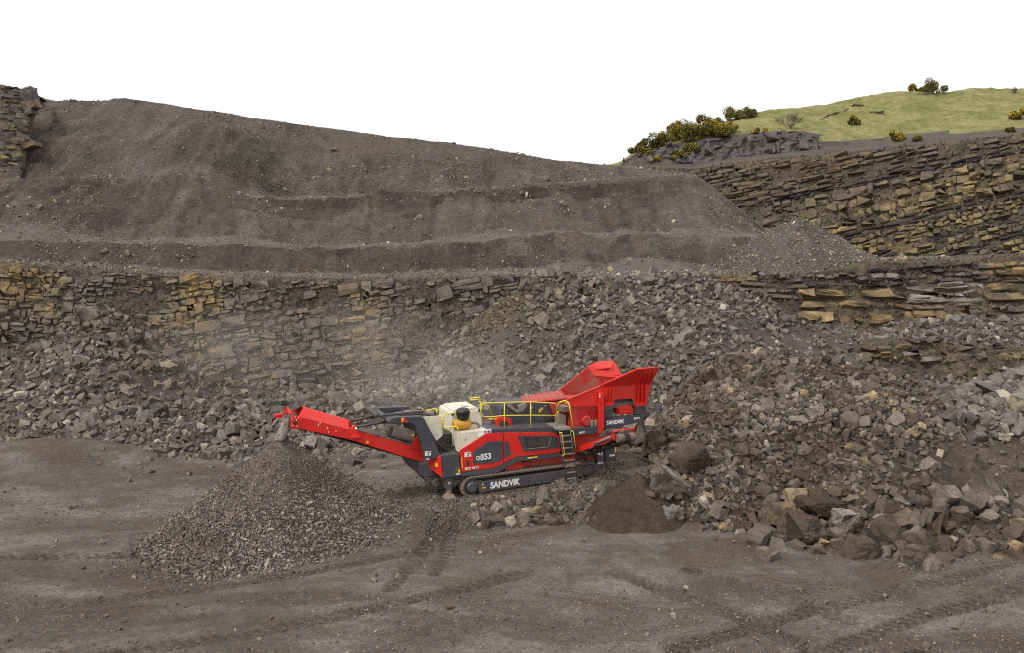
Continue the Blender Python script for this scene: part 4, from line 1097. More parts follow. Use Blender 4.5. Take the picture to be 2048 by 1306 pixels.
def mesh_from(name, verts, faces, mat, parent=crusher, bevel=0.0, smooth=False):
    me = bpy.data.meshes.new(name)
    bm = bmesh.new()
    vs_ = [bm.verts.new(v) for v in verts]
    for f in faces:
        try: bm.faces.new([vs_[i] for i in f])
        except ValueError: pass
    bmesh.ops.recalc_face_normals(bm, faces=bm.faces[:])
    if bevel:
        bmesh.ops.bevel(bm, geom=[e for e in bm.edges if len(e.link_faces) == 2 and e.calc_face_angle(0) > 0.3], offset=bevel, segments=2, affect='EDGES', clamp_overlap=True)
    bm.to_mesh(me); bm.free()
    if smooth:
        for p in me.polygons: p.use_smooth = True
    me.materials.append(mat)
    return link(bpy.data.objects.new(name, me), parent)
def prism(name, pts, y0, y1, mat, parent=crusher, bevel=0.012, pix=True):
    """outline in pixels on plane y0 (or in x,z), extruded to y1"""
    q = [mm(a, b, y0) for a, b in pts] if pix else pts
    n = len(q)
    v = [(x, y0, z) for x, z in q] + [(x, y1, z) for x, z in q]
    f = [list(range(n)), list(range(2 * n - 1, n - 1, -1))] + [[i, (i + 1) % n, n + (i + 1) % n, n + i] for i in range(n)]
    return mesh_from(name, v, f, mat, parent, bevel)
def box(name, c, d, mat, parent=crusher, bevel=0.012, rot=None):
    v = [(sx * d[0] / 2, sy * d[1] / 2, sz * d[2] / 2) for sx in (-1, 1) for sy in (-1, 1) for sz in (-1, 1)]
    if rot is not None: v = [tuple(rot @ Vector(p)) for p in v]
    v = [tuple(np.array(p) + np.array(c)) for p in v]
    return mesh_from(name, v, [(0, 1, 3, 2), (4, 6, 7, 5), (0, 4, 5, 1), (2, 3, 7, 6), (0, 2, 6, 4), (1, 5, 7, 3)], mat, parent, bevel)
def tube(name, pts, r, mat, parent=crusher, n=8, r2=None):
    pts = [Vector(p) for p in pts]
    V = []; Fc = []
    for i, p in enumerate(pts):
        t0 = (pts[min(i + 1, len(pts) - 1)] - pts[max(i - 1, 0)]).normalized()
        u = t0.cross(Vector((0, 0, 1)))
        if u.length < 0.05: u = t0.cross(Vector((0, 1, 0)))
        u.normalize(); w = t0.cross(u)
        rr = r if r2 is None else r + (r2 - r) * i / (len(pts) - 1)
        for k in range(n):
            a = 2 * math.pi * k / n
            V.append(tuple(p + (u * math.cos(a) + w * math.sin(a)) * rr))
    for i in range(len(pts) - 1):
        for k in range(n):
            Fc.append((i * n + k, i * n + (k + 1) % n, (i + 1) * n + (k + 1) % n, (i + 1) * n + k))
    Fc.append(tuple(range(n))); Fc.append(tuple(range((len(pts) - 1) * n, len(pts) * n)))
    return mesh_from(name, V, Fc, mat, parent, 0, True)
def cyl(name, a, b, r, mat, parent=crusher, n=20, cap=0.02):
    a, b = Vector(a), Vector(b); d = (b - a).normalized()
    u = d.orthogonal().normalized(); w = d.cross(u)
    rings = [(a, r - cap), (a + d * cap, r), (b - d * cap, r), (b, r - cap)]
    V = [tuple(c + (u * math.cos(2 * math.pi * k / n) + w * math.sin(2 * math.pi * k / n)) * q) for c, q in rings for k in range(n)]
    Fc = [(i * n + k, i * n + (k + 1) % n, (i + 1) * n + (k + 1) % n, (i + 1) * n + k) for i in range(3) for k in range(n)]
    Fc += [tuple(range(n)), tuple(range(3 * n, 4 * n))]
    return mesh_from(name, V, Fc, mat, parent, 0, False)
def pipe(name, pix, y, r, mat, parent=crusher, n=7):
    """bent rail through pixel points; y a number or one for each point"""
    ys = y if hasattr(y, '__len__') else [y] * len(pix)
    return tube(name, [(mm(a, b, yy)[0], yy, mm(a, b, yy)[1]) for (a, b), yy in zip(pix, ys)], r, mat, parent, n)
def lettering(name, txt, p0, p1, y, height_px, mat, parent, stretch=1.0, bold=0.03):
    """raised lettering on the near side from pixel p0 to p1 along the baseline"""
    cu = bpy.data.curves.new(name, 'FONT'); cu.body = txt; cu.size = 1.0; cu.extrude = 0.004; cu.offset = bold; cu.space_character = 1.0
    o = bpy.data.objects.new(name, cu); COL.objects.link(o)
    bpy.context.view_layer.update()
    me = bpy.data.meshes.new_from_object(o.evaluated_get(bpy.context.evaluated_depsgraph_get()))
    bpy.data.objects.remove(o)
    me.name = name
    V = np.array([v.co[:] for v in me.vertices]); lo, hi = V.min(0), V.max(0)
    a, b = mm(*p0, y), mm(*p1, y); L = math.hypot(b[0] - a[0], b[1] - a[1]); ang = math.atan2(b[1] - a[1], b[0] - a[0])
    ztop = mm(p0[0], p0[1] - height_px, y)[1] - a[1]
    sx, sz = L / (hi[0] - lo[0]), ztop / (hi[1] - lo[1])
    X = (V[:, 0] - lo[0]) * sx; Z = (V[:, 1] - lo[1]) * sz
    W = np.stack([a[0] + X * math.cos(ang) - Z * 0.0, y - 0.004 + 0 * X - V[:, 2] * 1.0, a[1] + X * math.sin(ang) + Z], -1)
    me.vertices.foreach_set('co', W.astype(np.float32).ravel()); me.update()
    me.materials.clear(); me.materials.append(mat)
    return link(bpy.data.objects.new(name, me), parent)
def sticker(px, py, w, h, y, parent):
    """white safety label with small coloured pictogram fields; w, h in pixels"""
    (x0, z0), (x1, z1) = mm(px, py + h / 2, y), mm(px + w, py - h / 2, y)
    o = box('safety_label', ((x0 + x1) / 2, y - 0.003, (z0 + z1) / 2), (abs(x1 - x0), 0.006, abs(z1 - z0)), M_WHITE, parent, 0)
    me = o.data; me.materials.append(M_SY); me.materials.append(M_SB); me.materials.append(M_BLK)
    bm = bmesh.new(); bm.from_mesh(me)
    W, Hh = abs(x1 - x0), abs(z1 - z0)
    cells = [(-0.32, 0.22, 1), (-0.3, -0.22, 1), (0.02, 0.2, 3), (0.3, 0.22, 2), (0.05, -0.25, 3)] if h > 7 else [(-0.34, 0, 1), (0.0, 0, 3), (0.33, 0, 2)]
    for cx_, cz_, k in cells:
        sx, sz = W * 0.11, Hh * (0.17 if h > 7 else 0.3)
        X, Z = (x0 + x1) / 2 + cx_ * W, (z0 + z1) / 2 + cz_ * Hh
        if k == 1: co = [(X - sx, Z - sz), (X + sx, Z - sz), (X, Z + sz)]
        else: co = [(X - sx, Z - sz), (X + sx, Z - sz), (X + sx, Z + sz), (X - sx, Z + sz)]
        f = bm.faces.new([bm.verts.new((a, y - 0.0085, b)) for a, b in co]); f.material_index = k
    bmesh.ops.recalc_face_normals(bm, faces=bm.faces[:])
    bm.to_mesh(me); bm.free()
    return o

# tracks
def make_track(y0, parent):
    (sx, sz), (ix, iz) = mm(941, 972, 0.2), mm(1176, 940, 0.2)
    rs, ri = 0.40, 0.36
    L = math.hypot(ix - sx, iz - sz); ang = math.atan2(iz - sz, ix - sx)
    ux, uz = math.cos(ang), math.sin(ang); nx, nz = -uz, ux
    path = []
    for k in range(13):
        a = ang + math.pi / 2 + math.pi * k / 12; path.append((sx + rs * math.cos(a), sz + rs * math.sin(a)))
    for k in range(13):
        a = ang - math.pi / 2 + math.pi * k / 12; path.append((ix + ri * math.cos(a), iz + ri * math.sin(a)))
    path.append(path[0])
    n = len(path) - 1
    V = []
    for x, z in path[:-1]:
        cxm, czm = (sx + ix) / 2, (sz + iz) / 2
        V += [(x, y0 + 0.03, z), (x, y0 + 0.42, z)]
    inner = []
    for k, (x, z) in enumerate(path[:-1]):
        c0 = (sx, sz) if k < 13 else (ix, iz); rr = rs if k < 13 else ri
        inner += [(c0[0] + (x - c0[0]) * (rr - 0.06) / rr, y0 + 0.03, c0[1] + (z - c0[1]) * (rr - 0.06) / rr), (c0[0] + (x - c0[0]) * (rr - 0.06) / rr, y0 + 0.42, c0[1] + (z - c0[1]) * (rr - 0.06) / rr)]
    Fc = []
    m = 2 * n
    for k in range(n):
        a, b = 2 * k, 2 * ((k + 1) % n)
        Fc += [(a, b, b + 1, a + 1), (m + a, m + a + 1, m + b + 1, m + b), (a, m + a, m + b, b), (a + 1, b + 1, m + b + 1, m + a + 1)]
    trk = mesh_from('track', V + inner, Fc, M_TRK, parent)
    segs = [math.hypot(path[k + 1][0] - path[k][0], path[k + 1][1] - path[k][1]) for k in range(n)]
    tot = sum(segs); N = int(tot / 0.165)
    proto = None
    for s in range(N):
        d = tot * s / N; k = 0
        while d > segs[k]: d -= segs[k]; k += 1
        f = d / segs[k]; x = path[k][0] + (path[k + 1][0] - path[k][0]) * f; z = path[k][1] + (path[k + 1][1] - path[k][1]) * f
        tx, tz = (path[k + 1][0] - path[k][0]) / segs[k], (path[k + 1][1] - path[k][1]) / segs[k]
        if proto is None:
            v = []
            prof = [(-0.078, 0.0), (0.078, 0.0), (0.078, 0.022), (0.035, 0.022), (0.025, 0.055), (0.005, 0.055), (-0.005, 0.022), (-0.078, 0.022)]
            for yy in (-0.24, 0.24): v += [(a, yy, b) for a, b in prof]
            fc = [list(range(8)), list(range(15, 7, -1))] + [[i, (i + 1) % 8, 8 + (i + 1) % 8, 8 + i] for i in range(8)]
            o = mesh_from('track_shoe', v, fc, M_TRK, trk); proto = o.data
        else:
            o = link(bpy.data.objects.new('track_shoe', proto), trk)
        o.location = (x, y0 + 0.225, z); o.rotation_euler = (0, -math.atan2(tz, tx) + math.pi, 0)
    for k in range(5):
        f = 0.16 + 0.17 * k
        px_, pz_ = sx + (ix - sx) * f - nx * 0.24, sz + (iz - sz) * f - nz * 0.24
        cyl('track_roller', (px_, y0 + 0.05, pz_), (px_, y0 + 0.4, pz_), 0.12, M_BLK, trk, 14)
    sp_ = cyl('sprocket', (sx, y0 + 0.1, sz), (sx, y0 + 0.36, sz), 0.33, M_BLK, trk, 22)
    cyl('hub', (sx, y0 - 0.04, sz), (sx, y0 + 0.14, sz), 0.225, M_DARK, trk, 18, 0.05)
    cyl('idler', (ix, y0 + 0.06, iz), (ix, y0 + 0.38, iz), 0.28, M_BLK, trk, 20)
    return trk
make_track(0.0, crusher)
make_track(2.25, crusher)
tf = prism('track_frame', [(958, 965), (1134, 940), (1153, 934), (1197, 929), (1201, 938), (1155, 956), (1134, 960), (963, 985), (957, 983)], -0.04, 0.40, M_DARK, bevel=0.02)
lettering('brand_lettering', 'SANDVIK', (981, 977.6), (1040, 969), -0.04, 13.2, M_WHITE, tf)
for a, b, m_ in ((965.5, 969, M_SY), (970, 968.5, M_SB), (966, 975.5, M_SY), (970, 975, M_SY)):
    xx, zz = mm(a, b, -0.04); box('safety_label', (xx, -0.043, zz), (0.06, 0.006, 0.06), m_, tf, 0)
hx_, hz_ = mm(1058, 961, -0.04); cyl('pin_hole', (hx_, -0.05, hz_), (hx_, 0.0, hz_), 0.045, M_BLK, tf, 12, 0.005)
prism('track_frame_cap', [(950, 963), (964, 961), (968, 986), (960, 988)], -0.02, 0.38, M_BLK, tf)
x0_, z0_ = mm(960, 974, 0); x1_, z1_ = mm(1195, 935, 0)
prism('track_frame', [(x0_, z0_ - .15), (x1_, z1_ - .12), (x1_, z1_ + .12), (x0_, z0_ + .18)], 2.3, 2.72, M_DARK, pix=False)

# chassis
prism('chassis', [(985, 950), (1035, 926), (1130, 914), (1198, 900), (1198, 922), (1130, 936), (990, 962)], 0.5, 2.2, M_REDD)
prism('cross_member', [(1010, 925), (1040, 916), (1048, 938), (1012, 944)], 0.3, 2.4, M_RED)
prism('undertray', [(1060, 913), (1130, 906), (1130, 926), (1062, 935)], 0.45, 2.3, M_REDD)
prism('chassis_rail', [(884, 944), (990, 938), (990, 956), (884, 962)], 0.3, 2.3, M_BLK)
for k, (a, b) in enumerate([(1165, 921), (1176, 918), (1187, 921), (1193, 917)]):
    xx, zz = mm(a, b, 0.35); cyl('valve', (xx, 0.3, zz), (xx, 0.55, zz), 0.05, M_REDD if k % 2 else M_STEEL, n=10)
prism('manifold', [(1150, 917), (1192, 909), (1192, 926), (1150, 931)], 0.5, 0.9, M_REDD)

# power pack with its side panels
OUT = [(919, 903), (973, 868), (1006, 865), (1102, 865), (1119, 873), (1121, 905), (1033, 914), (1008, 927), (989, 936), (921.5, 944.5)]
prism('power_pack', OUT, 0.16, 2.5, M_DARK, bevel=0.02)
p1_ = prism('side_panel', [(919, 903), (921.5, 900), (973, 867.5), (1006.3, 865), (1006.6, 927.2), (989, 936), (921.5, 944.5)], 0.08, 0.158, M_RED, bevel=0.02)
p2_ = prism('side_panel', [(1007.2, 865), (1102, 865), (1112, 868), (1119, 873), (1121.5, 905), (1033, 914), (1007.4, 926.8)], 0.08, 0.158, M_RED, bevel=0.02)
p1_['label'] = 'red front door panel with dark inset and model number'
prism('inset', [(946.5, 903.6), (976, 883.5), (1005.2, 882), (1005.6, 919.5), (988.6, 925.6), (947.4, 929.4)], 0.062, 0.09, M_DARK, p1_, 0.01)
prism('inset', [(1009, 882.5), (1014.8, 882.5), (1023.5, 908.4), (1009.2, 916)], 0.062, 0.09, M_DARK, p2_, 0.008)
ins2 = prism('inset', [(1035.6, 872), (1101.7, 871), (1118, 875.8), (1118.5, 896), (1049, 903.6)], 0.062, 0.09, M_DARK, p2_, 0.01)
prism('grille', [(1048, 875), (1101.7, 874.5), (1096, 893), (1055.7, 897)], 0.05, 0.07, M_BLK, p2_, 0.01)
pipe('grille_edge', [(1055.5, 898), (1096, 894.3), (1102, 875)], 0.045, 0.012, M_STEEL, p2_)
lettering('model_number', 'QI', (952, 922), (961, 920.6), 0.058, 9.5, M_WHITE, p1_)
lettering('model_number', '353', (961.5, 920.8), (982, 917.6), 0.058, 12.5, M_WHITE, p1_)
prism('latch', [(933, 922), (938.5, 921.5), (938.5, 931), (933.5, 931.5)], 0.07, 0.09, M_BLK, p1_, 0.004)
prism('reflector_strip', [(922.6, 915), (924.2, 915), (925.5, 935.5), (924, 935.5)], 0.07, 0.09, M_YEL, p1_, 0.002)
sticker(929, 909, 13, 10.5, 0.078, p1_); sticker(930, 937, 12, 6, 0.078, p1_); sticker(945, 935, 12, 5, 0.078, p1_)
sk = prism('skirt', [(921.5, 945.5), (989, 937), (1008, 928), (1033, 915), (1121.5, 906), (1124, 914), (1036, 923.5), (1000, 943), (991, 946), (922, 953.5)], 0.06, 0.22, M_DARK, bevel=0.015)
prism('grab_handle', [(1056, 915.5), (1075, 913.2), (1075, 915.2), (1056, 917.6)], 0.03, 0.07, M_YEL, sk, 0.003)
prism('side_panel', [(mm(a, b, 0.08)[0], mm(a, b, 0.08)[1]) for a, b in OUT], 2.502, 2.58, M_RED, pix=False)

# walkway above the panels
wk = prism('walkway', [(975, 859), (1115, 854), (1115, 867), (975, 868)], 0.12, 1.0, M_DARK, bevel=0.012)
for a in (1001, 1040, 1078): xx, zz = mm(a, 864.5, 0.12); prism('bracket', [(xx - .05, zz - .04), (xx + .05, zz - .04), (xx, zz + .06)], 0.1, 0.12, M_DARK, wk, 0, False)

# cream housings
(cx0, cz0), (cx1, cz1) = mm(904, 826, 0.95), mm(963, 819, 0.95)
cz1 = (cz0 + cz1) / 2
eb = prism('engine_housing', [(cx0, 1.4), (cx1 + 0.1, 1.4), (cx1, cz1 - 0.12), (cx1 - 0.03, cz1), (cx0 + .05, cz1 - 0.0), (cx0, cz1 - 0.06)], 0.95, 2.55, M_CREAM, pix=False, bevel=0.03)
prism('roof_cover', [(cx0 + .1, cz1 + 0.003), (cx1 - .08, cz1 + 0.003), (cx1 - .12, cz1 + .09), (cx0 + .16, cz1 + .09)], 1.1, 2.4, M_CREAM, eb, 0.03, False)
xx, zz = mm(960, 820.5, 0.94); box('work_lamp', (xx, 0.92, zz), (0.14, 0.1, 0.1), M_BLK, eb)
xx, zz = mm(900, 829.5, 0.95); cyl('lamp', (xx + .1, 0.93, zz), (xx + .1, 0.96, zz), 0.05, M_BLK, eb, 10, 0.005)
tube('roof_stripe', [(cx1 - 0.45, 1.3, cz1 + .1), (cx1 - 0.65, 1.6, cz1 + .1)], 0.015, M_BLK, eb, 6)
nb_ = prism('service_housing', [(916, 865), (984, 858.5), (984, 872), (972, 873), (919, 907)], 0.14, 0.93, M_CREAM, bevel=0.025)
prism('filler_door', [(957, 860), (983, 857.8), (983, 866), (972, 867), (957, 876)], 0.12, 0.14, M_WHITE, nb_, 0.006)
xx, zz = mm(970, 863.5, 0.12); cyl('isolator', (xx, 0.09, zz), (xx, 0.13, zz), 0.045, M_RED, nb_, 10, 0.005)
xx, zz = mm(976, 863, 0.12); cyl('isolator', (xx, 0.09, zz), (xx, 0.13, zz), 0.035, M_BLK, nb_, 10, 0.005)
xx, zz = mm(931, 880, 0.14); lettering('mark', 'A1', (929, 881), (933, 880.5), 0.138, 3, M_BLK, nb_, bold=0.0)
# air cleaner with its black dome
fx, fz = mm(923.5, 849, 0.5)
fl_ = cyl('air_filter', (fx - 0.36, 0.5, fz), (fx + 0.36, 0.5, fz + 0.02), 0.21, M_OCHP, n=20, cap=0.05)
for dx in (-0.22, 0.0, 0.22): cyl('clamp_band', (fx + dx - .015, 0.5, fz), (fx + dx + .015, 0.5, fz), 0.218, M_OCHP, fl_, 20, 0.003)
cyl('foot', (fx - 0.15, 0.5, fz - 0.3), (fx - 0.15, 0.5, fz - 0.12), 0.06, M_OCHP, fl_, 10); cyl('foot', (fx + 0.15, 0.5, fz - 0.3), (fx + 0.15, 0.5, fz - 0.12), 0.06, M_OCHP, fl_, 10)
dxx, dzz = mm(926, 829, 0.5)
prof = [(0.0, 0.245), (0.09, 0.235), (0.16, 0.205), (0.205, 0.15), (0.215, 0.06), (0.205, 0.055), (0.205, -0.03), (0.195, -0.04), (0.195, -0.10), (0.15, -0.17), (0.10, -0.19), (0.09, -0.26)]
V = []; Fc = []
for i, (r_, z_) in enumerate(prof):
    for k in range(24): V.append((dxx + 1.3 * r_ * math.cos(k * math.pi / 12), 0.5 + 1.3 * r_ * math.sin(k * math.pi / 12), dzz + 1.15 * z_))
for i in range(len(prof) - 1):
    for k in range(24): Fc.append((i * 24 + k, i * 24 + (k + 1) % 24, (i + 1) * 24 + (k + 1) % 24, (i + 1) * 24 + k))
mesh_from('dome', V, Fc, M_RUBBER, fl_, 0, True)
pipe('intake_pipe', [(938, 846), (950, 846), (956, 848), (958, 852), (957, 858)], 0.6, 0.055, M_STEEL, fl_)

# front portal frame that carries the discharge conveyor
PORT = [(779, 837), (800, 834.5), (844, 833), (849, 837), (880.5, 909), (882, 916), (851, 920), (848, 905), (834, 862), (830, 851), (823, 846.5), (781, 848)]
pf = prism('portal_frame', PORT, 0.2, 0.46, M_DARK, bevel=0.02)
qp = [mm(a, b, 0.2) for a, b in PORT]
prism('portal_frame', qp, 2.1, 2.36, M_DARK, pix=False, bevel=0.02)
sticker(850, 907, 12, 10, 0.198, pf); sticker(853, 918, 5, 4, 0.198, pf)
xx, zz = mm(804.7, 839.5, 0.2); cyl('beacon', (xx, 0.14, zz - .08), (xx, 0.14, zz + .08), 0.07, M_ORG, pf, 14, 0.02)
xx, zz = mm(811, 842, 0.2); cyl('stop_button', (xx, 0.1, zz), (xx, 0.2, zz), 0.055, M_RED, pf, 12, 0.01)
prism('guard_panel', [(845, 834.5), (884, 831), (885.5, 871), (873, 882.5), (868, 874)], 0.5, 0.56, M_CREAM, bevel=0.01)
prism('top_beam', [(mm(846, 836, .2)[0] - .3, mm(846, 836, .2)[1] - .3), (mm(846, 836, .2)[0], mm(846, 836, .2)[1] - .3), (mm(846, 836, .2)[0], mm(846, 836, .2)[1] - .04), (mm(846, 836, .2)[0] - .3, mm(846, 836, .2)[1] - .04)], 0.46, 2.1, M_DARK, pix=False)
# raising gear on top of the portal: cylinders, arms and clutter
for yy in (0.75, 1.85):
    pipe('raising_arm', [(751, 832), (784, 828.5), (846, 823)], [yy] * 3, 0.055, M_DARK)
    pipe('cylinder_rod', [(790, 829), (852, 823.5)], yy + .12, 0.035, M_STEEL)
for yy in (0.6, 1.0, 1.5, 2.0): pipe('hydraulic_hose', [(775, 836), (800, 831), (826, 828), (850, 829), (872, 834)], [yy, yy + .05, yy - .05, yy, yy], 0.028, M_RUBBER if yy != 1.0 else M_STEEL)
xx, zz = mm(752, 830, 0.8); cyl('pivot', (xx, 0.6, zz), (xx, 2.0, zz), 0.09, M_BLK, n=14)
xx, zz = mm(780, 842, 0.3); cyl('pivot', (xx, 0.15, zz), (xx, 2.3, zz), 0.10, M_DARK, n=14)
pipe('stay_rod', [(714, 854), (780, 842)], 0.82, 0.05, M_BLK)
pipe('stay_rod', [(699, 842), (752, 832)], 1.95, 0.05, M_BLK)
for a, b in ((800, 829), (818, 826), (838, 826), (858, 826)):
    xx, zz = mm(a, b, 1.1); box('valve_block', (xx, 1.1, zz), (0.3, 0.5, 0.12), M_STEEL)

# front tool box and belly
tb = prism('tool_box', [(882, 912), (918, 907.5), (921.5, 951.5), (886, 956.5)], 0.05, 0.75, M_DARK, bevel=0.02)
ch = mm(882, 912, 0.05), mm(886, 956.5, 0.05), mm(858, 925, 0.5), mm(861, 938, 0.5)
v = [(ch[0][0] - .005, 0.05, ch[0][1]), (ch[1][0] - .005, 0.05, ch[1][1]), (ch[3][0], 0.5, ch[3][1]), (ch[2][0], 0.5, ch[2][1]),
     (ch[0][0] - .005, 0.75, ch[0][1]), (ch[1][0] - .005, 0.75, ch[1][1]), (ch[3][0], 0.75, ch[3][1]), (ch[2][0], 0.75, ch[2][1])]
cg = mesh_from('corner_guard', v, [(0, 1, 2, 3), (4, 7, 6, 5), (0, 3, 7, 4), (1, 5, 6, 2), (3, 2, 6, 7), (0, 4, 5, 1)], M_RED, bevel=0.012)
xx, zz = mm(872, 928, 0.28); box('warning_sign', (xx, 0.262, zz), (0.14, 0.012, 0.2), M_SY, cg, 0.0, Matrix.Rotation(-math.atan2(0.45, ch[0][0] - ch[2][0]), 3, 'Z'))
sticker(912, 948, 9, 4, 0.048, tb); xx, zz = mm(918, 942, 0.05); box('warning_sign', (xx, 0.045, zz), (0.08, 0.01, 0.14), M_SY, tb, 0)
prism('belly_box', [(841, 930), (858, 926), (868, 951), (845, 953)], 0.5, 2.2, M_DARK)
prism('belly_pan', [(846, 953), (888, 955), (890, 970), (862, 972)], 0.5, 2.1, M_BLK)
cyl('drive_motor', (*mm(872, 966, 0.45)[:1], 0.42, mm(872, 966, 0.45)[1]), (mm(872, 966, .45)[0], 0.8, mm(872, 966, .45)[1]), 0.16, M_BLK, n=16)
prism('mudguard', [(905, 958), (925, 955), (918, 968), (908, 975)], 0.3, 0.5, M_BLK)
# jack legs
jl = prism('jack_leg', [(888, 956), (907, 954.5), (905, 974), (901, 979), (892, 979), (889, 974)], 0.25, 0.5, M_DARK)
jx, jz = mm(898, 979, 0.37); gz_ = float(floor_z(np.array([ORG[0] + jx * CY - .37 * SY_]), np.array([ORG[1] + jx * SY_ + .37 * CY]), False)[0]) - 0.5
cyl('ram', (jx, 0.37, gz_ + 0.02), (jx, 0.37, jz + 0.1), 0.11, M_STEEL, jl, 14)
mesh_from('foot', [(jx + a * .24, .37 + b * .24, gz_ + .03) for a, b in ((-1, -1), (1, -1), (1, 1), (-1, 1))] + [(jx + a * .12, .37 + b * .12, gz_ + .2) for a, b in ((-1, -1), (1, -1), (1, 1), (-1, 1))], [(0, 1, 2, 3), (4, 5, 6, 7), (0, 1, 5, 4), (1, 2, 6, 5), (2, 3, 7, 6), (3, 0, 4, 7)], M_STEEL, jl, 0.01)
sticker(896, 966, 5, 5, 0.248, jl)
rj = prism('jack_leg', [(1194.5, 912), (1208.5, 910.5), (1208.5, 936), (1195, 938)], 0.2, 0.6, M_DARK)
jx, jz = mm(1202, 937, 0.4)
cyl('ram', (jx, 0.4, jz - 0.38), (jx, 0.4, jz + 0.1), 0.09, M_STEEL, rj, 14)
mesh_from('foot', [(jx + a * .24, .4 + b * .2, jz - .42) for a, b in ((-1, -1), (1, -1), (1, 1), (-1, 1))] + [(jx + a * .1, .4 + b * .1, jz - .2) for a, b in ((-1, -1), (1, -1), (1, 1), (-1, 1))], [(0, 1, 2, 3), (4, 5, 6, 7), (0, 1, 5, 4), (1, 2, 6, 5), (2, 3, 7, 6), (3, 0, 4, 7)], M_STEEL, rj, 0.01)
sticker(1196, 907, 10, 6, 0.25, rj); sticker(1195.5, 926, 10, 5, 0.198, rj)
rb = prism('rear_cabinet', [(1211, 890), (1232, 886), (1232, 921), (1211, 925)], 0.7, 1.6, M_DARK)
prism('reflector_strip', [(1229.5, 888), (1232, 887.5), (1232, 905), (1229.5, 905.5)], 0.68, 0.7, M_YEL, rb, 0.002)
prism('safety_label', [(1219, 910), (1230, 908.3), (1230, 911.8), (1219, 913.5)], 0.68, 0.7, M_WHITE, rb, 0.001)

# hoses between portal and engine
for k in range(6):
    o_ = k * 3.2
    pipe('hydraulic_hose', [(873 + o_ * 0.5, 881 - o_ * 0.4), (881 + o_, 892 + o_ * .4), (892 + o_, 901 + o_ * 0.1), (905 + o_ * .5, 903 - o_ * .5), (917, 900 - o_ * 1.2)], [0.55 + 0.04 * k] * 5, 0.032, M_RUBBER if k % 2 else M_BLK, n=7)
prism('fan_housing', [(885, 868), (914, 866), (918, 905), (884, 909)], 0.9, 2.3, M_BLK)
prism('hose_bracket', [(875, 890), (915, 893), (915, 906), (882, 908)], 0.6, 0.9, M_BLK)

# railings
def rails(name, runs, y, r=0.021):
    """one railing: all its bars in a mesh"""
    V = []; Fc = []
    root = None
    for pts, *yy in runs:
        yv = yy[0] if yy else y
        o = pipe(name, pts, yv, r, M_YEL)
        if root is None: root = o
        else:
            off = len(V)
        bm = bmesh.new(); bm.from_mesh(o.data)
        V_ = [v.co[:] for v in bm.verts]; F_ = [[v.index for v in f.verts] for f in bm.faces]; bm.free()
        off = len(V); V += V_; Fc += [[i + off for i in f] for f in F_]
        bpy.data.objects.remove(o)
    return mesh_from(name, V, Fc, M_YEL, crusher, 0, True)
rails('guard_rail', [([(963, 812), (967, 806), (985, 806), (1009, 805), (1060, 803.6), (1108, 806.5), (1113, 809), (1113.3, 854)],), ([(962, 829), (966, 833), (980, 834), (1009, 831), (1062, 830.5), (1113, 831)],), ([(1008.8, 806), (1008.8, 856)],), ([(1061.5, 805), (1061.5, 856)],), ([(962, 833), (962, 811)],)], 0.16)
rails('guard_rail', [([(966, 808), (978, 814), (990, 845)], [0.2, 0.6, 0.95]), ([(978, 838), (1000, 838)], 0.95)], 0.16)
rails('guard_rail', [([(1114, 812), (1119, 804), (1131, 801.5), (1137.5, 805), (1146, 856)], [0.2, 0.16, -0.1, -0.28, -0.3]), ([(1121.5, 802.5), (1121.5, 820), (1126, 824)], 0.9), ([(1113, 828), (1118, 822), (1126, 822)], [0.16, 0.6, 0.9]), ([(1121, 803), (1132, 801)], [0.9, 0.3])], 0.1)
rails('guard_rail', [([(885, 859), (884.5, 833), (890, 829.5), (911, 825.5)], [0.3, 0.3, 0.35, 0.8]), ([(886, 854.5), (911, 853), (915.5, 855), (916.3, 864)], [0.3, 0.3, 0.2, 0.16]), ([(888, 858), (887.5, 832)], 0.33), ([(885, 845), (888, 845)], 0.3)], 0.3)
rails('roof_rail', [([(939, 803), (938, 796.5), (958, 795), (960, 797), (962.5, 815)], 1.3), ([(942, 803), (941, 800), (958, 799)], 1.1), ([(961, 806), (964, 818)], 1.0), ([(957, 803), (963, 804), (966, 820)], 1.0)], 1.2)
rails('roof_rail', [([(852, 823), (856, 819.5), (872, 817.5), (875, 819), (876, 830)], 1.0), ([(846, 822), (845, 817)], 1.0), ([(873, 817.5), (873, 829)], 1.1)], 1.0)

# ladder
ld = pipe('ladder', [(1118.5, 858), (1134, 960)], [-0.22, -0.5], 0.028, M_DARK)
pipe('stile', [(1140, 856.5), (1153.5, 957)], [-0.22, -0.5], 0.028, M_DARK, ld)
for k in range(9):
    f = 0.02 + 0.965 * k / 8
    yy = -0.22 - 0.28 * f
    a = (1118.5 + 15.5 * f, 858 + 102 * f); b = (1140 + 13.5 * f, 856.5 + 100.5 * f)
    (xa, za), (xb, zb) = mm(*a, yy), mm(*b, yy)
    box('tread', ((xa + xb) / 2, yy + 0.03, (za + zb) / 2), (abs(xb - xa), 0.14, 0.035), M_STEEL, ld, 0.004, Matrix.Rotation(-math.atan2(zb - za, xb - xa), 3, 'Y'))
rails('hand_rail', [([(1119, 866), (1123, 865), (1124.5, 870), (1129.5, 909), (1125, 911.5)], -0.42), ([(1142, 862), (1145.5, 862), (1147, 867), (1152, 905), (1149, 908)], -0.42)], -0.42)
prism('ladder_landing', [(1114, 857), (1143, 855), (1143, 860), (1114, 861)], -0.2, 0.9, M_STEEL)
prism('ladder_back', [(1121, 862), (1147, 860), (1151, 905), (1126, 908)], 0.25, 0.3, M_BLK)

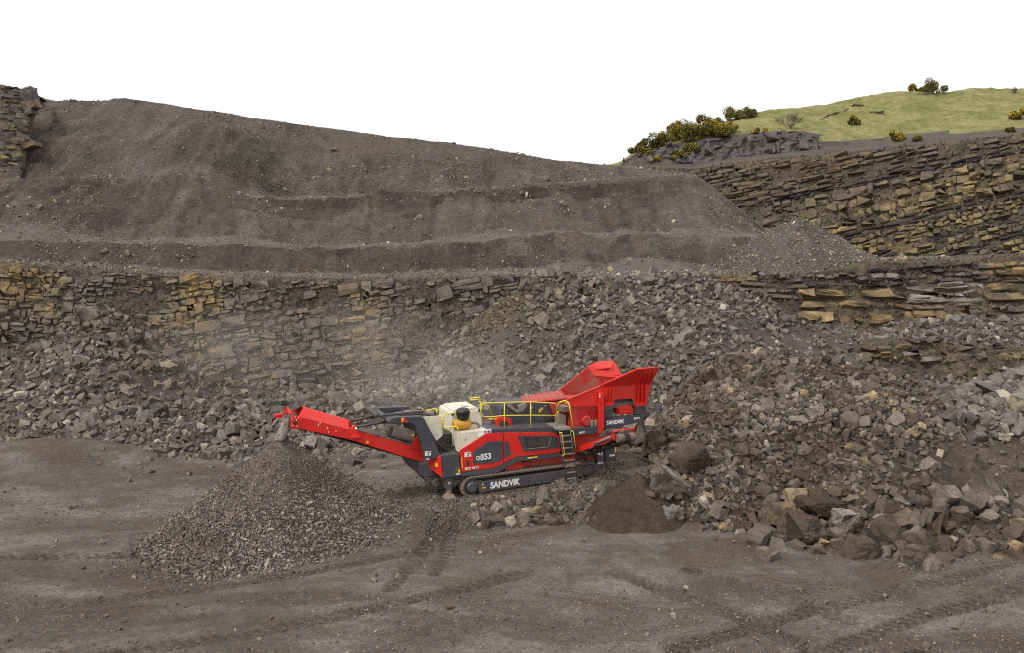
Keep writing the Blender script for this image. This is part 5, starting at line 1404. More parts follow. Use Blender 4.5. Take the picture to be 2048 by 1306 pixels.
# jaw section behind the rail
jb = prism('jaw_frame', [(1001, 853.5), (1003, 818), (1006, 810), (1012, 807.5), (1063, 806), (1096, 806), (1102, 818), (1111, 843), (1111.5, 853.5)], 1.0, 2.2, M_DARK, bevel=0.02)
prism('stiffener', [(1030, 843), (1034, 845), (1056, 825), (1052, 823)], 0.96, 1.0, M_DARK, jb)
prism('tensioner', [(1014, 812), (1022, 808), (1034, 820), (1044, 818), (1046, 824), (1034, 826), (1028, 822)], 0.9, 1.0, M_STEEL, jb)
prism('motor_cover', [(1036, 812), (1052, 806.5), (1055, 812), (1045, 824), (1040, 822)], 0.86, 1.0, M_STEEL, jb)
for a, b, r_ in ((1079, 822, .06), (1083, 818, .045), (1014, 850, 0), (1046, 850.5, .045)):
    if r_:
        xx, zz = mm(a, b, 0.95); cyl('grease_pump', (xx, 0.9, zz - r_), (xx, 0.9, zz + 1.5 * r_), r_, M_OCHP, jb, 10)
for a, b in ((1091, 812), (1064, 816), (1034, 840), (1080, 840), (1096, 838)):
    xx, zz = mm(a, b, 0.99); cyl('bolt', (xx, 0.96, zz), (xx, 1.0, zz), 0.045, M_STEEL if b < 830 else M_BLK, jb, 8, 0.01)
prism('linkage', [(1091, 836), (1104, 835), (1104, 840), (1091, 841)], 0.93, 1.0, M_BLK, jb)
rbx = prism('crusher_drive_box', [(995, 852), (998, 834), (1023, 838), (1023, 853)], 0.75, 1.1, M_RED)
prism('vent', [(1000, 851), (1002, 841), (1017, 844), (1017, 852)], 0.73, 0.75, M_BLK, rbx, 0.002)
# red grate deck rising to the hopper
(ga, gb), (gc_, gd) = mm(1062, 806, 1.0), mm(1128, 806, 1.0)
V = [(ga - .3, 1.02, gb + .01), (gc_ + 0.2, 1.02, gb + .06), (gc_ + .5, 2.3, gb + .16), (ga + .1, 2.3, gb + .04)]
V += [(x, y, z - .05) for x, y, z in V]
gt = mesh_from('grate_deck', V, [(0, 1, 2, 3), (7, 6, 5, 4), (0, 4, 5, 1), (1, 5, 6, 2), (2, 6, 7, 3), (3, 7, 4, 0)], M_REDD, bevel=0.004)
for k in range(13):
    f = (k + 0.5) / 13
    a = np.array(V[0]) * (1 - f) + np.array(V[1]) * f; b = np.array(V[3]) * (1 - f) + np.array(V[2]) * f
    tube('grate_bar', [tuple(a + [0, 0, .02]), tuple(b + [0, 0, .02])], 0.022, M_REDX if k % 2 else M_REDD, gt, 6)
prism('chute_side', [(1098, 806), (1118, 804), (1135, 815), (1140, 853), (1113, 853), (1112, 840)], 0.85, 0.95, M_REDD)
prism('dust_box', [(1116, 830), (1132, 829), (1133, 853), (1116, 854)], 0.5, 0.8, M_STEEL)

# feeder and hopper
fd = prism('feeder_body', [(1143, 812), (1198, 808), (1199, 853), (1143, 857)], 0.2, 2.5, M_REDD, bevel=0.02)
xx, zz = mm(1171.5, 841, 0.2); cyl('vibrator_motor', (xx, 0.06, zz), (xx, 0.25, zz), 0.225, M_REDD, fd, 22, 0.03)
for a in (1152, 1156, 1160, 1188):
    for b in (815, 820, 826): xx, zz = mm(a, b, 0.2); cyl('bolt', (xx, 0.185, zz), (xx, 0.2, zz), 0.018, M_STEEL, fd, 6, 0.003)
prism('rib', [(1178, 822), (1181, 822), (1190, 838), (1186, 838)], 0.14, 0.2, M_REDD, fd)
for a in (1184, 1191.5):
    xx, zz = mm(a, 846, 0.08); cyl('spring', (xx, 0.1, zz - .17), (xx, 0.1, zz + .13), 0.075, M_STEEL, fd, 12, 0.02)
fb = prism('feeder_beam', [(1145, 857), (1198, 852), (1199, 867), (1150, 871)], 0.0, 0.3, M_STEEL, bevel=0.015)
fb.data.materials[0] = M_DARK
sticker(1159, 865, 11, 4.5, -0.002, fb)
prism('feeder_beam', [mm(a, b, 0.0) for a, b in ((1145, 857), (1198, 852), (1199, 867), (1150, 871))], 2.4, 2.7, M_DARK, pix=False)
prism('crusher_chute', [(1140, 870), (1200, 866), (1200, 905), (1150, 912)], 0.4, 2.2, M_REDD)
hp = prism('hopper_post', [(1199.5, 786), (1208.5, 785.5), (1209, 853), (1205, 864), (1199, 868)], -0.12, 0.05, M_RED, bevel=0.012)
for b in (789, 793): xx, zz = mm(1199.5, b, -0.12); cyl('bolt', (xx, -0.14, zz), (xx, -0.12, zz), 0.03, M_WHITE, hp, 8, 0.003)
prism('hopper_frame', [(1209.5, 838), (1287, 829), (1287.5, 842), (1210, 860)], 0.0, 0.25, M_DARK, bevel=0.015)
hf = [o for o in crusher.children if o.name.startswith('hopper_frame')][-1]
lettering('brand_lettering', 'SANDVIK', (1213, 850), (1248.5, 846.2), 0.0, 8.2, M_WHITE, hf)
sticker(1268, 836.5, 11, 4.5, -0.002, hf)
prism('hopper_frame', [mm(a, b, 0.0) for a, b in ((1209.5, 838), (1287, 829), (1287.5, 842), (1210, 860))], 2.4, 2.65, M_DARK, pix=False)
prism('mount', [(1210, 819), (1226, 817), (1226, 834), (1210, 836.5)], 0.03, 0.5, M_DARK)
prism('mount', [(1271, 811), (1292, 809.5), (1292, 826), (1271, 829)], 0.03, 0.5, M_DARK)
prism('radiator_grille', [(1225, 800), (1264, 796.5), (1271, 811), (1226, 815)], 0.35, 0.6, M_BLK)
prism('vibrator_cover', [(1237, 830), (1237, 820), (1242, 814), (1262, 811.5), (1268, 815), (1268, 828)], 0.12, 0.6, M_RED, bevel=0.05)
prism('hopper_floor', [mm(a, b, .6) for a, b in ((1120, 812), (1290, 800), (1290, 808), (1120, 822))], 0.3, 2.4, M_BELT, pix=False)
def plate(name, pts, mat, th=0.05, parent=crusher):
    """plate through 3-D corner points, thickened away from its face"""
    P = [Vector(p) for p in pts]; n = (P[1] - P[0]).cross(P[2] - P[0]).normalized() * th
    k = len(P); v = [tuple(p) for p in P] + [tuple(p + n) for p in P]
    return mesh_from(name, v, [list(range(k)), list(range(2 * k - 1, k - 1, -1))] + [[i, (i + 1) % k, k + (i + 1) % k, k + i] for i in range(k)], mat, parent, 0.008)
def p3(px, py, y): x, z = mm(px, py, y); return (x, y, z)
nw = plate('hopper_wall', [p3(1133, 800, 0.1), p3(1143, 813, 0.1), p3(1209, 812, 0.1), p3(1226, 810.5, 0.1), p3(1228, 799, 0.1), p3(1264, 796.5, 0.1), p3(1271, 807.5, 0.1), p3(1292, 807.5, 0.1), p3(1301, 767, 0.1), p3(1199.5, 773, 0.1)], M_RED)
wing = plate('hopper_wing', [p3(1199.5, 772.6, 0.08), p3(1300.5, 766.4, 0.08), p3(1317, 735.5, -0.55), p3(1275, 738.5, -0.55), p3(1242, 753, -0.32)], M_RED)
pipe('wing_lip', [(1199.5, 772.5), (1242, 752.5), (1275, 738), (1317.5, 735)], [0.06, -0.33, -0.56, -0.56], 0.035, M_RED, wing)
pipe('wall_rail', [(1133, 800), (1199.5, 773), (1301, 767)], [0.06, 0.06, 0.06], 0.04, M_RED, nw)
for a in (1212, 1218.5, 1224.5, 1276, 1283, 1290):
    top_ = 778 if a < 1250 else 771
    prism('rib', [(a, top_), (a + 3.4, top_), (a + 2.8, 806), (a - 0.6, 808)], -0.06, 0.1, M_RED, nw, 0.02)
for a, b in ((1209, 1228), (1271, 1294)):
    prism('rib_foot', [(a, 806), (b, 804.5), (b - 1, 811), (a + 1, 813.5)], -0.06, 0.1, M_RED, nw, 0.01)
for k in range(3):
    a = 1281 + k * 8
    tube('wing_rib', [p3(a, 765, 0.0), p3(a + 8, 752, -0.3), p3(a + 11 + k, 739, -0.52)], 0.05, M_RED, wing, 6)
# far side, seen from inside
fw_ = plate('hopper_wall', [p3(1111, 788, 2.55), p3(1174, 737, 2.55), p3(1190, 752, 2.55), p3(1290, 745, 2.55), p3(1270, 800, 2.55), p3(1133, 815, 2.55)], M_REDX)
pipe('wall_rail', [(1111, 787.5), (1174, 736)], 2.5, 0.03, M_RED, fw_)
w2 = plate('hopper_wing', [p3(1190, 752, 2.5), p3(1174, 733, 2.7), p3(1197.5, 722, 3.0), p3(1228, 721, 3.0), p3(1239, 740, 2.75), p3(1245, 756, 2.5)], M_RED)
plate('wing_fold', [p3(1197.5, 722, 3.0), p3(1228, 721, 3.0), p3(1223, 735, 2.6), p3(1194, 739, 2.6), p3(1183, 731, 2.75)], M_RED, 0.04, w2)
tail = plate('tail_plate', [p3(1301, 767, 0.12), p3(1292, 806, 0.12), p3(1232, 790, 2.5), p3(1240, 748, 2.5)], M_RED, 0.05)

# discharge conveyor to the left
Y0, Y1 = 0.85, 1.85
cv_ = prism('discharge_conveyor', [(579.5, 852.5), (582, 834), (587, 831), (699, 858.5), (716, 862), (846, 897), (848, 924), (820, 917), (697, 878.5), (625, 863), (600, 857), (597, 859), (581, 856)], Y0, Y0 + 0.05, M_RED, bevel=0.008)
far = prism('side_plate', [mm(a, b, Y0) for a, b in ((579.5, 852.5), (582, 834), (587, 831), (699, 858.5), (716, 862), (846, 897), (848, 924), (820, 917), (697, 878.5), (625, 863), (600, 857), (597, 859), (581, 856))], Y1 - .05, Y1, M_RED, cv_, 0.008, False)
a_, b_, c_, d_ = mm(596, 833, Y0), mm(699, 859, Y0), mm(708, 872, Y0), mm(590, 842, Y0)
mesh_from('hood', [(a_[0], Y0 - .01, a_[1]), (b_[0], Y0 - .01, b_[1]), (b_[0] + .02, Y0 + .3, b_[1] + .27), (a_[0] + .25, Y0 + .3, a_[1] + .25), (a_[0] + .25, Y1 - .3, a_[1] + .25), (b_[0] + .02, Y1 - .3, b_[1] + .27), (a_[0], Y1, a_[1]), (b_[0], Y1, b_[1])],
          [(0, 1, 2, 3), (3, 2, 5, 4), (4, 5, 7, 6)], M_RED, cv_)
e_, f_ = mm(584, 842, Y0), mm(848, 914, Y0)
mesh_from('belt', [(e_[0], Y0 + .05, e_[1]), (f_[0], Y0 + .05, f_[1]), (f_[0], Y1 - .05, f_[1]), (e_[0], Y1 - .05, e_[1]), (e_[0], Y0 + .05, e_[1] - .08), (f_[0], Y0 + .05, f_[1] - .08), (f_[0], Y1 - .05, f_[1] - .08), (e_[0], Y1 - .05, e_[1] - .08)], [(0, 1, 2, 3), (7, 6, 5, 4), (0, 4, 5, 1), (2, 6, 7, 3), (1, 5, 6, 2), (0, 3, 7, 4)], M_BELT, cv_)
g_, h_ = mm(716, 861, Y0), mm(846, 896, Y0)
mesh_from('belt_skirt', [(g_[0], Y0 - .01, g_[1] - .01), (h_[0], Y0 - .01, h_[1] - .01), (h_[0], Y0 + .3, h_[1] + .12), (g_[0], Y0 + .3, g_[1] + .12), (g_[0], Y0 + .34, g_[1] - .2), (h_[0], Y0 + .34, h_[1] - .2)], [(0, 1, 2, 3), (3, 2, 5, 4)], M_BELT, cv_)
for k in range(5):
    f = (k + .5) / 5; cyl('bolt', (g_[0] + (h_[0] - g_[0]) * f, Y0 - .03, g_[1] + (h_[1] - g_[1]) * f), (g_[0] + (h_[0] - g_[0]) * f, Y0, g_[1] + (h_[1] - g_[1]) * f), 0.035, M_BLK, cv_, 8, .005)
hx_, hz_ = mm(590.5, 845, Y0); cyl('head_drum', (hx_ + .02, Y0 + .05, hz_), (hx_ + .02, Y1 - .05, hz_), 0.22, M_RUBBER, cv_, 20)
cyl('bearing', (hx_, Y0 - .05, hz_), (hx_, Y0 + .02, hz_), 0.085, M_BLK, cv_, 12)
prism('bearing_plate', [(581, 836), (600, 840), (600, 857), (580, 853)], Y0 - .025, Y0, M_RED, cv_, 0.006)
for a, b in ((584, 838), (593, 840), (585, 851), (594, 852.5), (590, 834), (597, 835.5)): xx, zz = mm(a, b, Y0 - .025); cyl('bolt', (xx, Y0 - .045, zz), (xx, Y0 - .025, zz), 0.02, M_WHITE, cv_, 6, .003)
prism('hinge_bracket', [(699, 868), (701, 858), (709, 851.5), (713, 852), (716, 862), (718, 872), (706, 874)], Y0 - .06, Y0 + .1, M_RED, cv_, 0.012)
cyl('hinge_pin', (*mm(711, 856, Y0)[:1], Y0 - .1, mm(711, 856, Y0)[1]), (mm(711, 856, Y0)[0], Y0, mm(711, 856, Y0)[1]), 0.045, M_WHITE, cv_, 10, .005)
prism('hinge_bracket', [mm(a, b, Y0) for a, b in ((699, 868), (701, 858), (709, 851.5), (713, 852), (716, 862), (718, 872), (706, 874))], Y1 - .06, Y1 + .1, M_RED, cv_, 0.012, False)
prism('step', [(701, 874.5), (722, 872.5), (723, 875), (702, 877)], Y0 - .2, Y0, M_RED, cv_, 0.004)
xx, zz = mm(735, 884.5, Y0); cyl('lifting_eye', (xx, Y0 - .02, zz), (xx, Y0, zz), 0.055, M_SY, cv_, 12, .005)
for a, b in ((640, 846), (637, 850), (655, 856), (657, 864), (672, 862)): xx, zz = mm(a, b, Y0); cyl('bolt', (xx, Y0 - .02, zz), (xx, Y0, zz), 0.022, M_WHITE, cv_, 6, .003)
prism('idler_bracket', [(623, 857), (628, 858), (627, 866), (622, 864)], Y0 - .03, Y0 + .2, M_RED, cv_)
prism('return_belt', [mm(a, b, Y0) for a, b in ((600, 856), (820, 916), (820, 919), (600, 859))], Y0 + .1, Y1 - .1, M_RUBBER, cv_, 0.0, False)
# deflector arms beyond the head drum
plate('deflector', [p3(583, 833, 1.3), p3(574, 822, 1.7), p3(568, 816, 1.7), p3(566, 819, 1.7), p3(577, 833, 1.7)], M_RED, 0.04, cv_)
pipe('deflector_arm', [(586, 832), (580, 822), (574, 815)], [Y0 + .1, Y0 + .3, Y0 + .4], 0.04, M_RED, cv_)
pipe('deflector_arm', [(583, 828), (568, 826), (556, 829), (553, 834)], [Y1 - .1, Y1 - .1, Y1, Y1], 0.04, M_RED, cv_)
box('sensor', (mm(556, 832, Y1)[0], Y1, mm(556, 832, Y1)[1]), (0.3, 0.2, 0.12), M_RED, cv_)
# dusty hydraulic tank on the conveyor root and a metal magnet body
ca, cb = p3(783, 861, 1.1), p3(826, 873, 1.1)
mg = cyl('hydraulic_tank', ca, cb, 0.24, M_STEEL, crusher, 20, 0.04)
cyl('end_cap', (ca[0] - .04, ca[1], ca[2] + .01), (ca[0] + .02, ca[1], ca[2] - .005), 0.17, M_BLK, mg, 16)
pipe('support', [(757, 853), (783, 862), (820, 882)], 1.25, 0.09, M_STEEL, mg); pipe('support', [(775, 868), (816, 886)], 1.0, 0.06, M_BLK, mg)
xx, zz = mm(825, 869.5, 0.85); cyl('beacon_cap', (xx, .85, zz), (xx + .05, .85, zz - .05), 0.05, M_SY, mg, 8)
prism('root_guard', [(828, 880), (836, 873), (846, 897), (842, 900), (826, 896)], 0.7, 0.8, M_RED)
prism('tail_box', [(812, 917), (850, 922), (846, 946), (826, 940)], 0.9, 1.9, M_BLK)

# fines conveyor coming out on the near side
xs_, _ = mm(1163, 897, 0.45)
hw = 0.40
ystart, yend = 0.5, None
best = min((abs(mm(1252, 867, y_)[0] - xs_), y_) for y_ in np.arange(-5, 0, 0.05))
yend = float(best[1])
zs_, ze_ = mm(1163, 900, ystart)[1], mm(1252, 869, yend)[1]
def cpt(f, dx=0, dz=0): return (xs_ + dx, ystart + (yend - ystart) * f, zs_ + (ze_ - zs_) * f + dz)
def strip(name, dx0, dx1, z0, z1, f0, f1, mat, parent):
    v = [cpt(f0, dx0, z0), cpt(f1, dx0, z0), cpt(f1, dx1, z0), cpt(f0, dx1, z0), cpt(f0, dx0, z1), cpt(f1, dx0, z1), cpt(f1, dx1, z1), cpt(f0, dx1, z1)]
    return mesh_from(name, v, [(0, 1, 2, 3), (7, 6, 5, 4), (0, 4, 5, 1), (2, 6, 7, 3), (1, 5, 6, 2), (0, 3, 7, 4)], mat, parent, 0.006)
fc = strip('fines_conveyor', -hw - .06, -hw, -0.14, 0.10, 0.0, 0.97, M_RED, crusher)
strip('side_plate', hw, hw + .06, -0.14, 0.10, 0.0, 0.97, M_RED, fc)
strip('belt', -hw + .02, hw - .02, 0.0, 0.03, 0.0, 0.98, M_BELT, fc)
strip('return_belt', -hw + .02, hw - .02, -0.30, -0.27, 0.05, 0.95, M_RUBBER, fc)
cyl('head_drum', cpt(0.99, -hw + .02, -0.12), cpt(0.99, hw - .02, -0.12), 0.17, M_BELT, fc, 20)
c1 = cpt(0.99, 0, -0.12); cyl('drum_band', (c1[0] - .12, c1[1], c1[2]), (c1[0] + .12, c1[1], c1[2]), 0.178, M_FINES, fc, 20, 0.004)
tube('head_guard', [cpt(0.9, -hw - .05, .1), cpt(0.97, -hw - .05, .22), cpt(0.97, hw + .05, .22), cpt(0.9, hw + .05, .1)], 0.03, M_RED, fc, 7)
tube('cylinder', [cpt(0.55, -hw - .1, -.05), cpt(0.92, -hw - .1, 0.02)], 0.045, M_STEEL, fc, 8)
tube('hose', [cpt(0.2, -hw - .1, -.16), cpt(0.4, -hw - .1, -.25), cpt(0.6, -hw - .1, -.12), cpt(0.8, -hw - .1, -.2), cpt(0.95, -hw - .1, -.08)], 0.03, M_RUBBER, fc, 7)
for k in range(5): f = 0.1 + .2 * k; cyl('idler', cpt(f, -hw, -.28), cpt(f, hw, -.28), 0.06, M_BLK, fc, 10)
print('fines conveyor end', cpt(1), 'fines apex', local(fap), 'pile apex', local(gap), 'conv head', p3(580, 840, 1.35))

# falling streams
def stream(name, label, a, b, r0, r1, mat, seed, chips):
    a, b = np.array(a), np.array(b)
    n, m = 18, 14; V = []
    for i in range(n):
        f = i / (n - 1); c_ = a + (b - a) * f; c_[:2] = a[:2] + (b[:2] - a[:2]) * (1 - (1 - f) ** 1.6)
        for k in range(m):
            t_ = 2 * math.pi * k / m; rr = (r0 + (r1 - r0) * f)
            V.append((c_[0] + math.cos(t_) * rr, c_[1] + math.sin(t_) * rr * 1.5, c_[2]))
    V = np.array(V); d = 0.3 * fbm(V * np.array([1, 1, .4]), 6, 3, seed)
    cen = np.repeat(np.array([V[i * m:(i + 1) * m].mean(0) for i in range(n)]), m, 0)
    V = cen + (V - cen) * (1 + d)[:, None]
    Q = np.array([[i * m + k, i * m + (k + 1) % m, (i + 1) * m + (k + 1) % m, (i + 1) * m + k] for i in range(n - 1) for k in range(m)])
    root = np_obj(name, V, Q, mat, smooth=True)
    p = cen[rng.integers(len(cen), size=chips)] + rng.normal(size=(chips, 3)) * np.array([r0 * .7, r0 * 1.0, .15])
    s = np.exp(rng.normal(math.log(.03), .4, chips))
    VV, TT = merge(V_CHIP, rng.integers(len(V_CHIP), size=chips), p, rand_rot(chips), np.repeat(s[:, None], 3, 1))
    o = np_obj('flying_chips', VV, TT, M_GRAV, root); o['kind'] = 'stuff'
    tag(root, label, 'falling stone', kind='stuff')
def world_pt(l): return np.array([ORG[0] + l[0] * CY - l[1] * SY_, ORG[1] + l[0] * SY_ + l[1] * CY, ORG[2] + l[2]])
top_ = world_pt(p3(580, 832, 1.35))
stream('falling_crushed_stone', 'stream of crushed stone falling from the conveyor onto the stockpile', top_, gap + np.array([0, 0, -.15]), 0.17, 0.2, M_GRAV, 5, 420)

# ------------------------------------------------------------------ gorse, shrubs and turf on the hill
hpx, hpy = project(HILL_V)
rowv = np.repeat(np.arange(HILL_V.shape[0] // 320), 320)
def hill_at(px, py):
    d = (hpx - px) ** 2 + (hpy - py) ** 2 + np.where(rowv > 93, 1e6, 0) + np.where(rowv < 32, 400, 0)
    return HILL_V[int(np.argmin(d))].copy()
def leaf_mat(name, a, b, c):
    t = NT(name)
    g = t.n('NewGeometry'); oi = t.n('ObjectInfo')
    col = t.ramp(g.outputs['Random Per Island'], [(0, a), (0.6, b), (1, c)])
    return t.done(col, 0.8, None, spec=0.15)
M_GORSE = leaf_mat('gorse_leaf', lin(62, 61, 36), lin(90, 86, 48), lin(122, 112, 58))
M_BLOOM = leaf_mat('gorse_bloom', lin(168, 140, 30), lin(198, 168, 44), lin(214, 190, 74))
M_TWIG = leaf_mat('bare_twig', lin(70, 62, 56), lin(92, 82, 72), lin(110, 98, 86))
M_TUFT = leaf_mat('grass_tuft', lin(136, 138, 88), lin(152, 150, 104), lin(168, 162, 122))
def leaves(centers, size, n_, rg):
    k = len(centers); q = rg.normal(size=(k, 2, 3)); q /= np.linalg.norm(q, axis=2)[..., None]
    s_ = size * rg.uniform(0.6, 1.3, (k, 1))
    a, b = q[:, 0] * s_, q[:, 1] * s_ * 0.6
    V = np.stack([centers - a, centers + b, centers + a, centers - b], 1).reshape(-1, 3)
    Fq = np.arange(4 * k).reshape(k, 4)
    return V, Fq
def gorse(px, py, w, h, bloom, label, seed):
    """w, h: half width and height in photograph pixels, py at the foot"""
    rg = np.random.default_rng(seed)
    p = hill_at(px, py); sc = p[1] / F; big = 1.35 if 1260 < px < 1470 else 1.0
    W, Hh = w * sc * 1.2 * big, h * sc * 1.1 * big
    root = bpy.data.objects.new('gorse_bush', None); link(root); root.location = p; root.empty_display_size = 0.3
    tag(root, label, 'bush', 'gorse bushes on the hill')
    nl = max(7, int(w / 1.6))
    L = np.stack([rg.uniform(-1, 1, nl) * W * 0.8, rg.uniform(-1, 1, nl) * W * 0.6, rg.uniform(0.08, 0.82, nl) * Hh], -1)
    L[:, 2] *= 1 - 0.5 * (np.abs(L[:, 0]) / W) ** 2
    rad = rg.uniform(0.2, 0.36, nl) * (W + Hh) * 0.5
    n = int(1100 + 100 * w)
    k = rg.integers(nl, size=n); d = rg.normal(size=(n, 3)); d /= np.linalg.norm(d, axis=1)[:, None]
    C = L[k] + d * (rad[k] * rg.uniform(0.55, 1.08, n))[:, None]
    C[:, 2] = np.maximum(C[:, 2], 0.05)
    V, Q = leaves(C, 0.14, n, rg); np_obj('foliage', V, Q, M_GORSE, root)
    m = int(n * bloom)
    k = rg.integers(nl, size=m); d = rg.normal(size=(m, 3)); d[:, 2] += 0.5; d /= np.linalg.norm(d, axis=1)[:, None]
    patch = fbm(L[k] + d * rad[k][:, None], 0.8, 2, seed) > -0.15
    C = (L[k] + d * (rad[k] * rg.uniform(0.95, 1.12, m))[:, None])[patch]
    C[:, 2] = np.maximum(C[:, 2], 0.1)
    if len(C): V, Q = leaves(C, 0.09, len(C), rg); np_obj('blossom', V, Q, M_BLOOM, root)
    for s in range(4):
        e = L[s % nl]; tube('stem', [(e[0] * .15, e[1] * .15, -0.3), (e[0] * .5, e[1] * .5, e[2] * .5), tuple(e)], 0.09, M_TWIG, root, 5, 0.04)
for i, (px, py, w, h, bl_, lab) in enumerate([
    (1270, 306, 9, 10, .1, 'small dark gorse bush at the leftmost end of the outcrop'),
    (1298, 303, 17, 20, .5, 'yellow flecked gorse bush above the left end of the outcrop'),
    (1325, 312, 15, 28, .2, 'dark gorse bush hanging over the outcrop left of the middle'),
    (1345, 284, 17, 18, .25, 'gorse bush on the skyline between the leftmost two groups'),
    (1372, 294, 20, 30, .55, 'broad yellow flowered gorse bush in the middle of the outcrop'),
    (1398, 286, 22, 26, .35, 'large gorse bush on the outcrop rim below the round skyline bush'),
    (1418, 250, 15, 16, .05, 'round dark gorse bush standing up on the skyline'),
    (1436, 275, 22, 24, .7, 'bright yellow gorse bush at the right end of the outcrop thicket'),
    (1462, 262, 9, 12, .6, 'small yellow gorse bush beside the outcrop thicket'),
    (1480, 238, 30, 22, .12, 'wide dark gorse bush on the skyline above the outcrop'),
    (1519, 267, 14, 14, .85, 'lone yellow gorse bush above the bare rock of the outcrop'),
    (1352, 318, 9, 12, .3, 'small gorse bush rooted low on the outcrop face'),
    (1410, 312, 10, 16, .2, 'dark narrow gorse bush in a cleft of the outcrop'),
    (1284, 318, 14, 14, .2, 'low olive scrub at the left foot of the outcrop'),
    (1310, 322, 12, 14, .35, 'low olive scrub spilling down the outcrop below the yellow flecked bush'),
    (1384, 312, 16, 18, .3, 'spreading olive scrub on the rock below the broad yellow bush'),
    (1448, 284, 14, 14, .3, 'low olive scrub on the outcrop rim beside the bright yellow bush'),
    (1356, 270, 16, 16, .15, 'dark scrub on the skyline left of the round bush'),
    (1706, 252, 12, 18, .25, 'gorse bush below the turf slip in the middle of the hill'),
    (1798, 284, 14, 22, .5, 'round gorse bush at the foot of the grass slope'),
    (1836, 282, 10, 9, .1, 'low green bush right of the round gorse bush'),
    (1832, 186, 17, 17, .75, 'yellow gorse bush on the hilltop, left one of the pair'),
    (1868, 184, 23, 23, .08, 'large dark gorse bush on the hilltop, right one of the pair'),
    (2042, 254, 14, 20, .7, 'yellow gorse bush at the right edge of the photo'),
    (2018, 266, 11, 8, .05, 'low green bush at the rim near the right edge')]):
    gorse(px, py, w, h, bl_, lab, 700 + i)
def bare_shrub(px, py, h, spread, n, label, seed):
    rg = random.Random(seed); p = hill_at(px, py); Hh = h * p[1] / F
    root = bpy.data.objects.new('bare_shrub', None); link(root); root.location = p; root.empty_display_size = 0.3
    tag(root, label, 'shrub')
    V = []; Q = []
    def seg(a, b, r0, r1):
        d = (b - a).normalized(); u = d.orthogonal().normalized(); w = d.cross(u); o = len(V)
        for c, r in ((a, r0), (b, r1)):
            for k in range(3):
                t_ = 2 * math.pi * k / 3; V.append(tuple(c + (u * math.cos(t_) + w * math.sin(t_)) * r))
        for k in range(3): Q.append((o + k, o + (k + 1) % 3, o + 3 + (k + 1) % 3, o + 3 + k))
    def grow(a, d, L, r, lvl):
        b = a + d * L; seg(a, b, r, r * .65)
        if lvl == 0: return
        for _ in range(rg.randint(3, 4)):
            e = (d + Vector((rg.gauss(0, .5), rg.gauss(0, .5), rg.gauss(0.08, .3)))).normalized()
            grow(a + d * L * rg.uniform(.5, 1), e, L * rg.uniform(.55, .8), r * .6, lvl - 1)
    for _ in range(n):
        d = Vector((rg.uniform(-spread, spread), rg.uniform(-spread, spread), 1)).normalized()
        grow(Vector((rg.uniform(-.2, .2), 0, -.1)), d, Hh * .36, 0.05, 4)
    np_obj('branches', np.array(V), np.array(Q), M_TWIG, root)
    tube('stem', [(0, 0, -.4), (0.05, 0, .3), (0.02, 0, .7)], 0.12, M_TWIG, root, 6, 0.06)
bare_shrub(1582, 258, 46, 0.9, 7, 'leafless grey shrub on the grass above the outcrop', 5)
bare_shrub(2028, 188, 18, 0.5, 4, 'small leafless shrub on the hilltop near the right edge', 6)
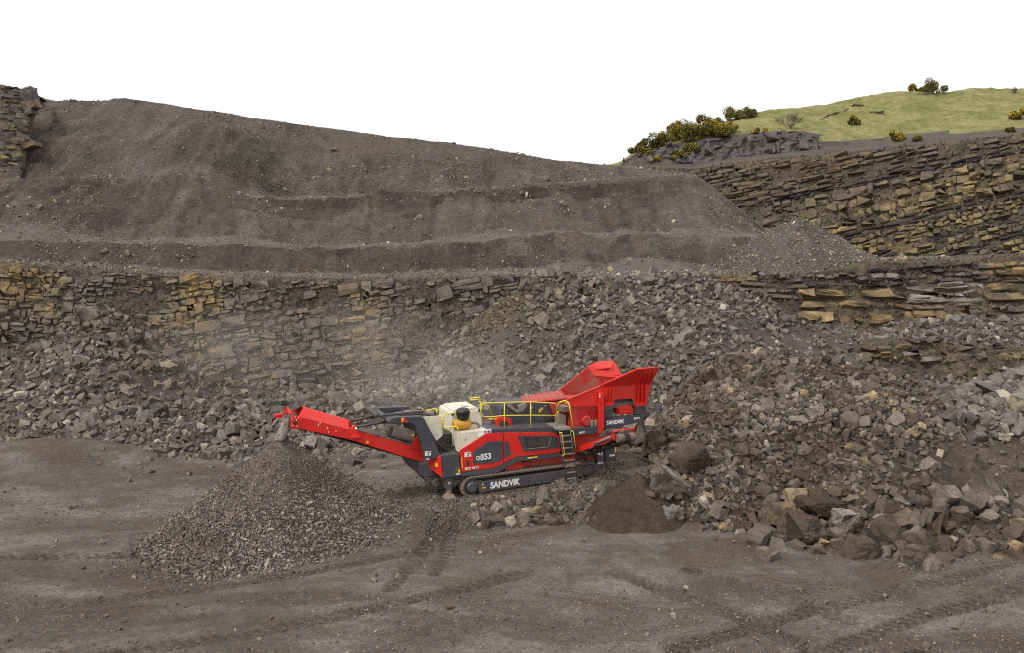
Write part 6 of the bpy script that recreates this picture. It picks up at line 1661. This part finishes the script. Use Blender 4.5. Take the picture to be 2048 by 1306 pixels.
# turf slip: a dark step of bare earth
def scarp(pts, h, label):
    A = [hill_at(a, b) for a, b in pts]; A2 = []
    for a, b in zip(A[:-1], A[1:]):
        for f in np.linspace(0, 1, 8, endpoint=False): A2.append(a + (b - a) * f)
    A2.append(A[-1]); A2 = np.array(A2); n = len(A2)
    A2[:, 2] += 0.12 * fbm(A2, 1.2, 3, 31)
    tap = np.minimum(1, 2.2 * np.sin(np.linspace(0.05, math.pi - .05, n))) * (0.55 + 0.45 * vnoise(A2 * 0.7, 8))
    hh = (h * tap)[:, None]
    top = A2 + np.array([0, 0, 1]) * hh + np.array([0, -0.35, 0]) * tap[:, None]; bot = A2 + np.array([0, -0.3, -0.5]) ; back = A2 + np.array([0, 1.4, 0.25]) + np.array([0, 0, 1]) * hh
    V = np.concatenate([bot, top, back]); i = np.arange(n - 1)
    Q1 = np.stack([i, i + 1, n + i + 1, n + i], 1); Q2 = np.stack([n + i, n + i + 1, 2 * n + i + 1, 2 * n + i], 1)
    o = np_obj('turf_scarp', V, np.concatenate([Q1, Q2]), M_BANK); o.data.materials.append(M_TURF)
    o.data.polygons.foreach_set('material_index', np.array([0] * len(Q1) + [1] * len(Q2), np.int32))
    tag(o, label, None, kind='structure')
scarp([(1636, 241), (1660, 231), (1690, 223), (1706, 212), (1730, 213), (1738, 226), (1764, 227), (1786, 241)], 0.3, 'dark bare earth edge of the turf slip on the hill')

# ------------------------------------------------------------------ dust blowing off the crusher
def dust(name, label, px, py, Y, size, dens, seed, sc=0.35):
    t = NT(name + '_air'); nt_ = t.t
    nt_.nodes.remove(t.b)
    out = [n for n in nt_.nodes if n.type == 'OUTPUT_MATERIAL'][0]
    vol = nt_.nodes.new('ShaderNodeVolumePrincipled')
    vol.inputs['Color'].default_value = (0.93, 0.86, 0.78, 1); vol.inputs['Anisotropy'].default_value = 0.1
    tc = nt_.nodes.new('ShaderNodeTexCoord')
    ln = nt_.nodes.new('ShaderNodeVectorMath'); ln.operation = 'LENGTH'
    t.l(tc.outputs['Object'], ln.inputs[0])
    fall = t.ramp(ln.outputs['Value'], [(0.0, 1.0), (0.45, 0.55), (0.97, 0.0)])
    nz = t.ramp(t.noise(sc, 5, 0.6, None, 0.8), [(0.34, 0.0), (0.7, 1.0)])
    d = t.math('MULTIPLY', t.math('MULTIPLY', fall, nz), dens)
    t.l(d, vol.inputs['Density']); t.l(vol.outputs[0], out.inputs['Volume'])
    bm = bmesh.new(); bmesh.ops.create_icosphere(bm, subdivisions=3, radius=1.0)
    me = bpy.data.meshes.new(name); bm.to_mesh(me); bm.free(); me.materials.append(t.m)
    o = link(bpy.data.objects.new(name, me)); o.location = at(px, py, Y); o.scale = size
    tag(o, label, 'dust', kind='stuff')
dust('dust_cloud', 'pale dust cloud blowing up behind the crusher', 930, 772, 34.5, (7.5, 2.4, 2.2), 0.23, 1, 0.45)
dust('dust_haze', 'thin drifting dust before the left rock face', 650, 705, 40.5, (12.0, 3.2, 3.4), 0.15, 2, 0.22)
